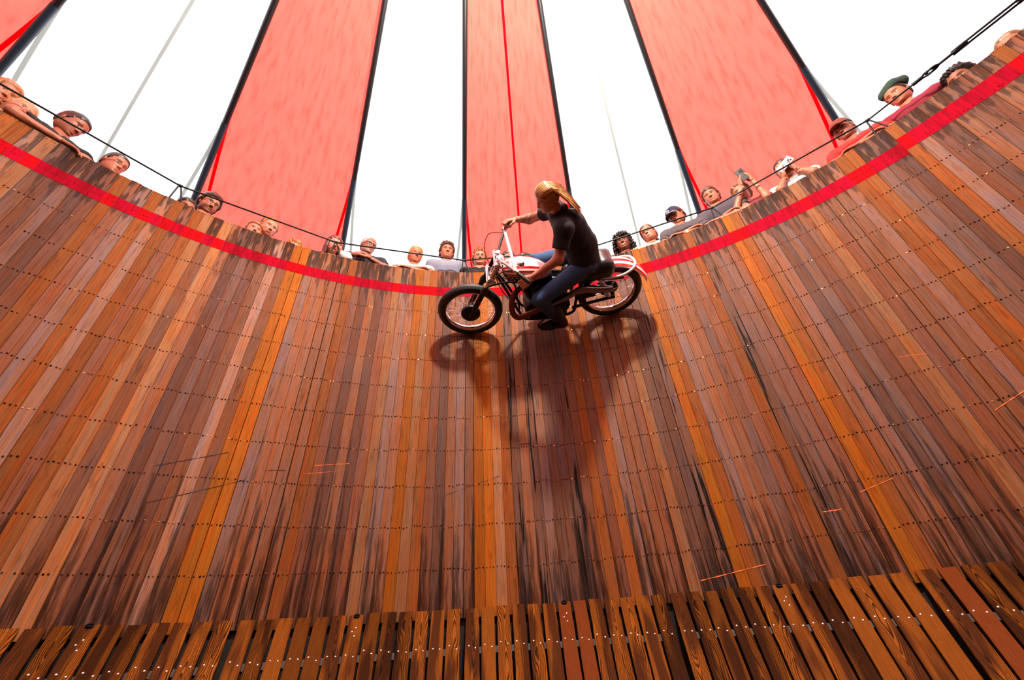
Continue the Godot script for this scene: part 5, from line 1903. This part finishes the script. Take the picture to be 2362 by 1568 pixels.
func build_crowd() -> void:
	var dk := [52, 34, 24]
	for o in [
		{"label": "person with wavy light brown hair beside a balding man at the rim", "th": -58.6, "dy": 0.30, "dr": 0.17, "skin": FAIR, "hair": "long", "hair_color": [150, 96, 56], "seed": 11, "shirt": [190, 160, 120], "yaw": 25.0, "nod": 15.0},
		{"label": "person with shaved fair hair peering over the rim past the folded arm", "th": -57.0, "dy": 0.215, "dr": 0.15, "skin": PALE, "hair_color": [190, 150, 110], "thick": 0.003, "hairline": 0.085, "seed": 12, "shirt": [200, 190, 180], "yaw": 30.0, "nod": 10.0, "tilt": -12.0},
		{"label": "person with cropped dark hair laying a bare forearm along the rim", "th": -53.9, "dy": 0.40, "dr": 0.17, "skin": TAN, "hair_color": [34, 24, 20], "thick": 0.006, "hairline": 0.066, "seed": 13, "shirt": [24, 24, 26], "sleeve": 0.3, "arms": "across", "yaw": 42.0, "nod": 22.0, "smile": 0.5, "beard": 0.25, "turn": 12.0, "size": 1.08},
		{"label": "child with dark hair drawn back in a lilac tie peeking over the rim", "th": -49.4, "dy": 0.205, "dr": 0.15, "skin": FAIR, "hair_color": [44, 30, 26], "thick": 0.006, "hairline": 0.068, "seed": 14, "curl": 0.06, "shirt": [220, 214, 220], "yaw": 40.0, "nod": 14.0, "size": 0.98, "scrunchie": [176, 160, 190]},
		{"label": "person of whom only dark hair shows beside a cable bracket", "th": -42.3, "dy": 0.085, "dr": 0.17, "skin": TAN, "hair_color": [30, 24, 24], "thick": 0.014, "seed": 15, "shirt": [60, 60, 70], "yaw": 20.0, "size": 0.95},
		{"label": "person with round glasses, dark hair and short beard before a red panel", "th": -40.5, "dy": 0.262, "dr": 0.15, "skin": FAIR, "hair_color": [60, 30, 24], "thick": 0.02, "hairline": 0.064, "seed": 16, "shirt": [110, 40, 40], "yaw": 28.0, "nod": 20.0, "beard": 0.5, "moustache": 0.6, "glasses": [90, 60, 50], "smile": 0.2},
		{"label": "child with ginger hair, only forehead and eyes above the rim", "th": -35.2, "dy": 0.125, "dr": 0.15, "skin": PALE, "hair_color": [176, 92, 48], "thick": 0.012, "hairline": 0.06, "seed": 17, "shirt": [70, 80, 100], "yaw": 15.0, "nod": 6.0, "size": 0.92},
		{"label": "person with fair hair tied up and a dark headband beside a ginger child", "th": -33.9, "dy": 0.265, "dr": 0.17, "skin": PALE, "hair": "bun", "hair_color": [176, 106, 52], "thick": 0.009, "curl": 0.05, "seed": 18, "shirt": [80, 60, 60], "yaw": 26.0, "nod": 18.0, "smile": 0.5, "band": [40, 40, 44]},
		{"label": "child of whom only curly ginger hair shows above the rim", "th": -30.3, "dy": 0.045, "dr": 0.15, "skin": PALE, "hair": "messy", "hair_color": [188, 104, 56], "thick": 0.018, "curl": 0.4, "seed": 19, "shirt": [70, 70, 90], "yaw": 10.0, "size": 0.9},
		{"label": "person with long dark red hair resting the chin on a hand", "th": -25.8, "dy": 0.275, "dr": 0.16, "skin": PALE, "hair": "long", "hair_color": [104, 26, 24], "thick": 0.012, "hairline": 0.068, "seed": 20, "shirt": [222, 216, 214], "sleeve": 1.0, "arms": "chin", "yaw": 14.0, "nod": 14.0, "smile": 0.6},
		{"label": "person with grey hair, glasses and dark shirt, hands clasped on the rim", "th": -21.4, "dy": 0.405, "dr": 0.16, "skin": TAN, "hair_color": [170, 164, 160], "thick": 0.006, "hairline": 0.088, "seed": 21, "shirt": [30, 34, 40], "arms": "clasp", "yaw": 32.0, "nod": 16.0, "glasses": [40, 34, 34], "beard": 0.45, "beard_color": srgb(180, 172, 166)},
		{"label": "person with blond hair tied back leaning on crossed arms", "th": -14.7, "dy": 0.385, "dr": 0.17, "skin": FAIR, "hair": "tail", "hair_color": [184, 130, 72], "thick": 0.009, "curl": 0.06, "hairline": 0.066, "seed": 22, "shirt": [206, 190, 180], "sleeve": 0.35, "arms": "fold", "yaw": 18.0, "nod": 16.0, "smile": 0.45},
		{"label": "person with brown hair and grey-blue T-shirt, arms folded on the rim", "th": -10.1, "dy": 0.50, "dr": 0.17, "skin": FAIR, "hair": "messy", "hair_color": [74, 44, 30], "thick": 0.02, "curl": 0.3, "hairline": 0.058, "seed": 23, "shirt": [120, 124, 142], "arms": "down", "yaw": 10.0, "nod": 14.0, "shirt_label": "grey-blue T-shirt"},
		{"label": "person with curly ginger hair and glasses before a red tent panel", "th": -5.15, "dy": 0.385, "dr": 0.16, "skin": PALE, "hair": "messy", "hair_color": [168, 84, 44], "thick": 0.016, "curl": 0.4, "hairline": 0.066, "seed": 24, "shirt": [28, 26, 28], "yaw": 6.0, "nod": 12.0, "glasses": [110, 80, 70], "smile": 0.4},
		{"label": "person with dark hair half hidden by the motorcycle's handlebar", "th": -0.9, "dy": 0.315, "dr": 0.16, "skin": FAIR, "hair_color": [54, 32, 26], "thick": 0.02, "curl": 0.3, "seed": 25, "shirt": [80, 50, 50], "yaw": 15.0, "nod": 10.0},
		{"label": "person with dark wavy hair half hidden behind the motorcycle's tank", "th": 1.5, "dy": 0.275, "dr": 0.16, "skin": TAN, "hair": "long", "hair_color": [60, 28, 24], "thick": 0.016, "seed": 26, "shirt": [90, 60, 60], "yaw": 20.0, "nod": 10.0},
		{"label": "person with black hair half hidden behind the rider's back", "th": 11.2, "dy": 0.44, "dr": 0.16, "skin": FAIR, "hair": "long", "hair_color": [22, 18, 18], "thick": 0.016, "seed": 27, "shirt": [60, 40, 44], "yaw": -20.0, "nod": 12.0},
		{"label": "person with big curly black hair, laughing", "th": 16.35, "dy": 0.305, "dr": 0.17, "skin": BROWN, "hair": "curls", "hair_color": [20, 16, 16], "thick": 0.03, "curl": 0.35, "seed": 28, "shirt": [190, 120, 90], "sleeve": 0.2, "yaw": -8.0, "nod": 10.0, "laugh": 0.9, "smile": 0.9},
		{"label": "person with hair tied back, glasses and cream top, laughing", "th": 20.1, "dy": 0.32, "dr": 0.16, "skin": PALE, "hair": "tail", "hair_color": [96, 56, 34], "thick": 0.012, "curl": 0.08, "seed": 29, "shirt": [226, 204, 176], "yaw": -22.0, "nod": 8.0, "tilt": 10.0, "laugh": 1.0, "smile": 0.9, "glasses": [40, 40, 44]},
		{"label": "person in a navy cap with round badge and dark grey T-shirt", "th": 24.4, "dy": 0.445, "dr": 0.16, "skin": FAIR, "hair_color": [44, 28, 22], "thick": 0.012, "nape": -0.06, "seed": 30, "shirt": [74, 70, 74], "arms": "fold", "yaw": -40.0, "nod": 26.0, "tilt": 6.0, "moustache": 0.7, "beard_color": srgb(60, 34, 24), "smile": 0.4, "cap": [32, 38, 62], "peak": [30, 60, 84], "badge": true, "band": [190, 220, 190], "band_at": "wrist"},
		{"label": "person with short brown hair and charcoal T-shirt beside a phone holder", "th": 29.4, "dy": 0.52, "dr": 0.17, "skin": FAIR, "hair_color": [74, 42, 28], "thick": 0.015, "curl": 0.2, "hairline": 0.06, "seed": 31, "shirt": [72, 66, 74], "arms": "fold", "yaw": -4.0, "nod": 14.0, "tilt": 6.0, "turn": -8.0},
		{"label": "person hidden behind a raised black phone", "th": 32.7, "dy": 0.36, "dr": 0.17, "skin": FAIR, "hair_color": [116, 70, 40], "thick": 0.02, "curl": 0.25, "seed": 32, "shirt": [120, 44, 50], "arms": "phone", "phone": Vector3(0.06, 0.05, 0.16), "phone_roll": 14.0, "yaw": -10.0, "nod": 14.0},
		{"label": "person with dark hair drawn back filming with a white phone", "th": 38.05, "dy": 0.36, "dr": 0.16, "skin": FAIR, "hair_color": [40, 26, 24], "thick": 0.007, "curl": 0.06, "seed": 33, "shirt": [224, 220, 218], "arms": "phone", "phone": Vector3(0.0, -0.06, 0.09), "phone_roll": -62.0, "phone_dark": false, "yaw": -22.0, "nod": 16.0},
		{"label": "person in a brown cap, glasses and red T-shirt, arms on the rim", "th": 44.9, "dy": 0.41, "dr": 0.17, "skin": TAN, "hair_color": [90, 82, 78], "thick": 0.004, "seed": 34, "shirt": [214, 40, 34], "arms": "fold", "yaw": -26.0, "nod": 14.0, "beard": 0.35, "beard_color": srgb(110, 96, 88), "cap": [110, 52, 40], "glasses": [190, 170, 150]},
		{"label": "person in a dark green beret and maroon T-shirt, smiling", "th": 50.2, "dy": 0.40, "dr": 0.18, "skin": FAIR, "hair_color": [48, 30, 24], "thick": 0.009, "seed": 35, "shirt": [120, 26, 44], "arms": "down", "yaw": -30.0, "nod": 12.0, "smile": 0.5, "beret": [36, 62, 50]},
		{"label": "person of whom only curly black hair shows beyond the green beret", "th": 53.9, "dy": 0.085, "dr": 0.16, "skin": TAN, "hair": "messy", "hair_color": [34, 28, 26], "thick": 0.024, "curl": 0.4, "seed": 36, "shirt": [60, 60, 66], "yaw": -20.0},
		{"label": "person of whom forehead and parted brown hair show beside the turnbuckle", "th": 57.6, "dy": 0.03, "dr": 0.15, "skin": FAIR, "hair_color": [120, 84, 56], "thick": 0.011, "hairline": 0.075, "seed": 37, "shirt": [90, 90, 90], "yaw": -20.0, "nod": 4.0}]:
		person(o)
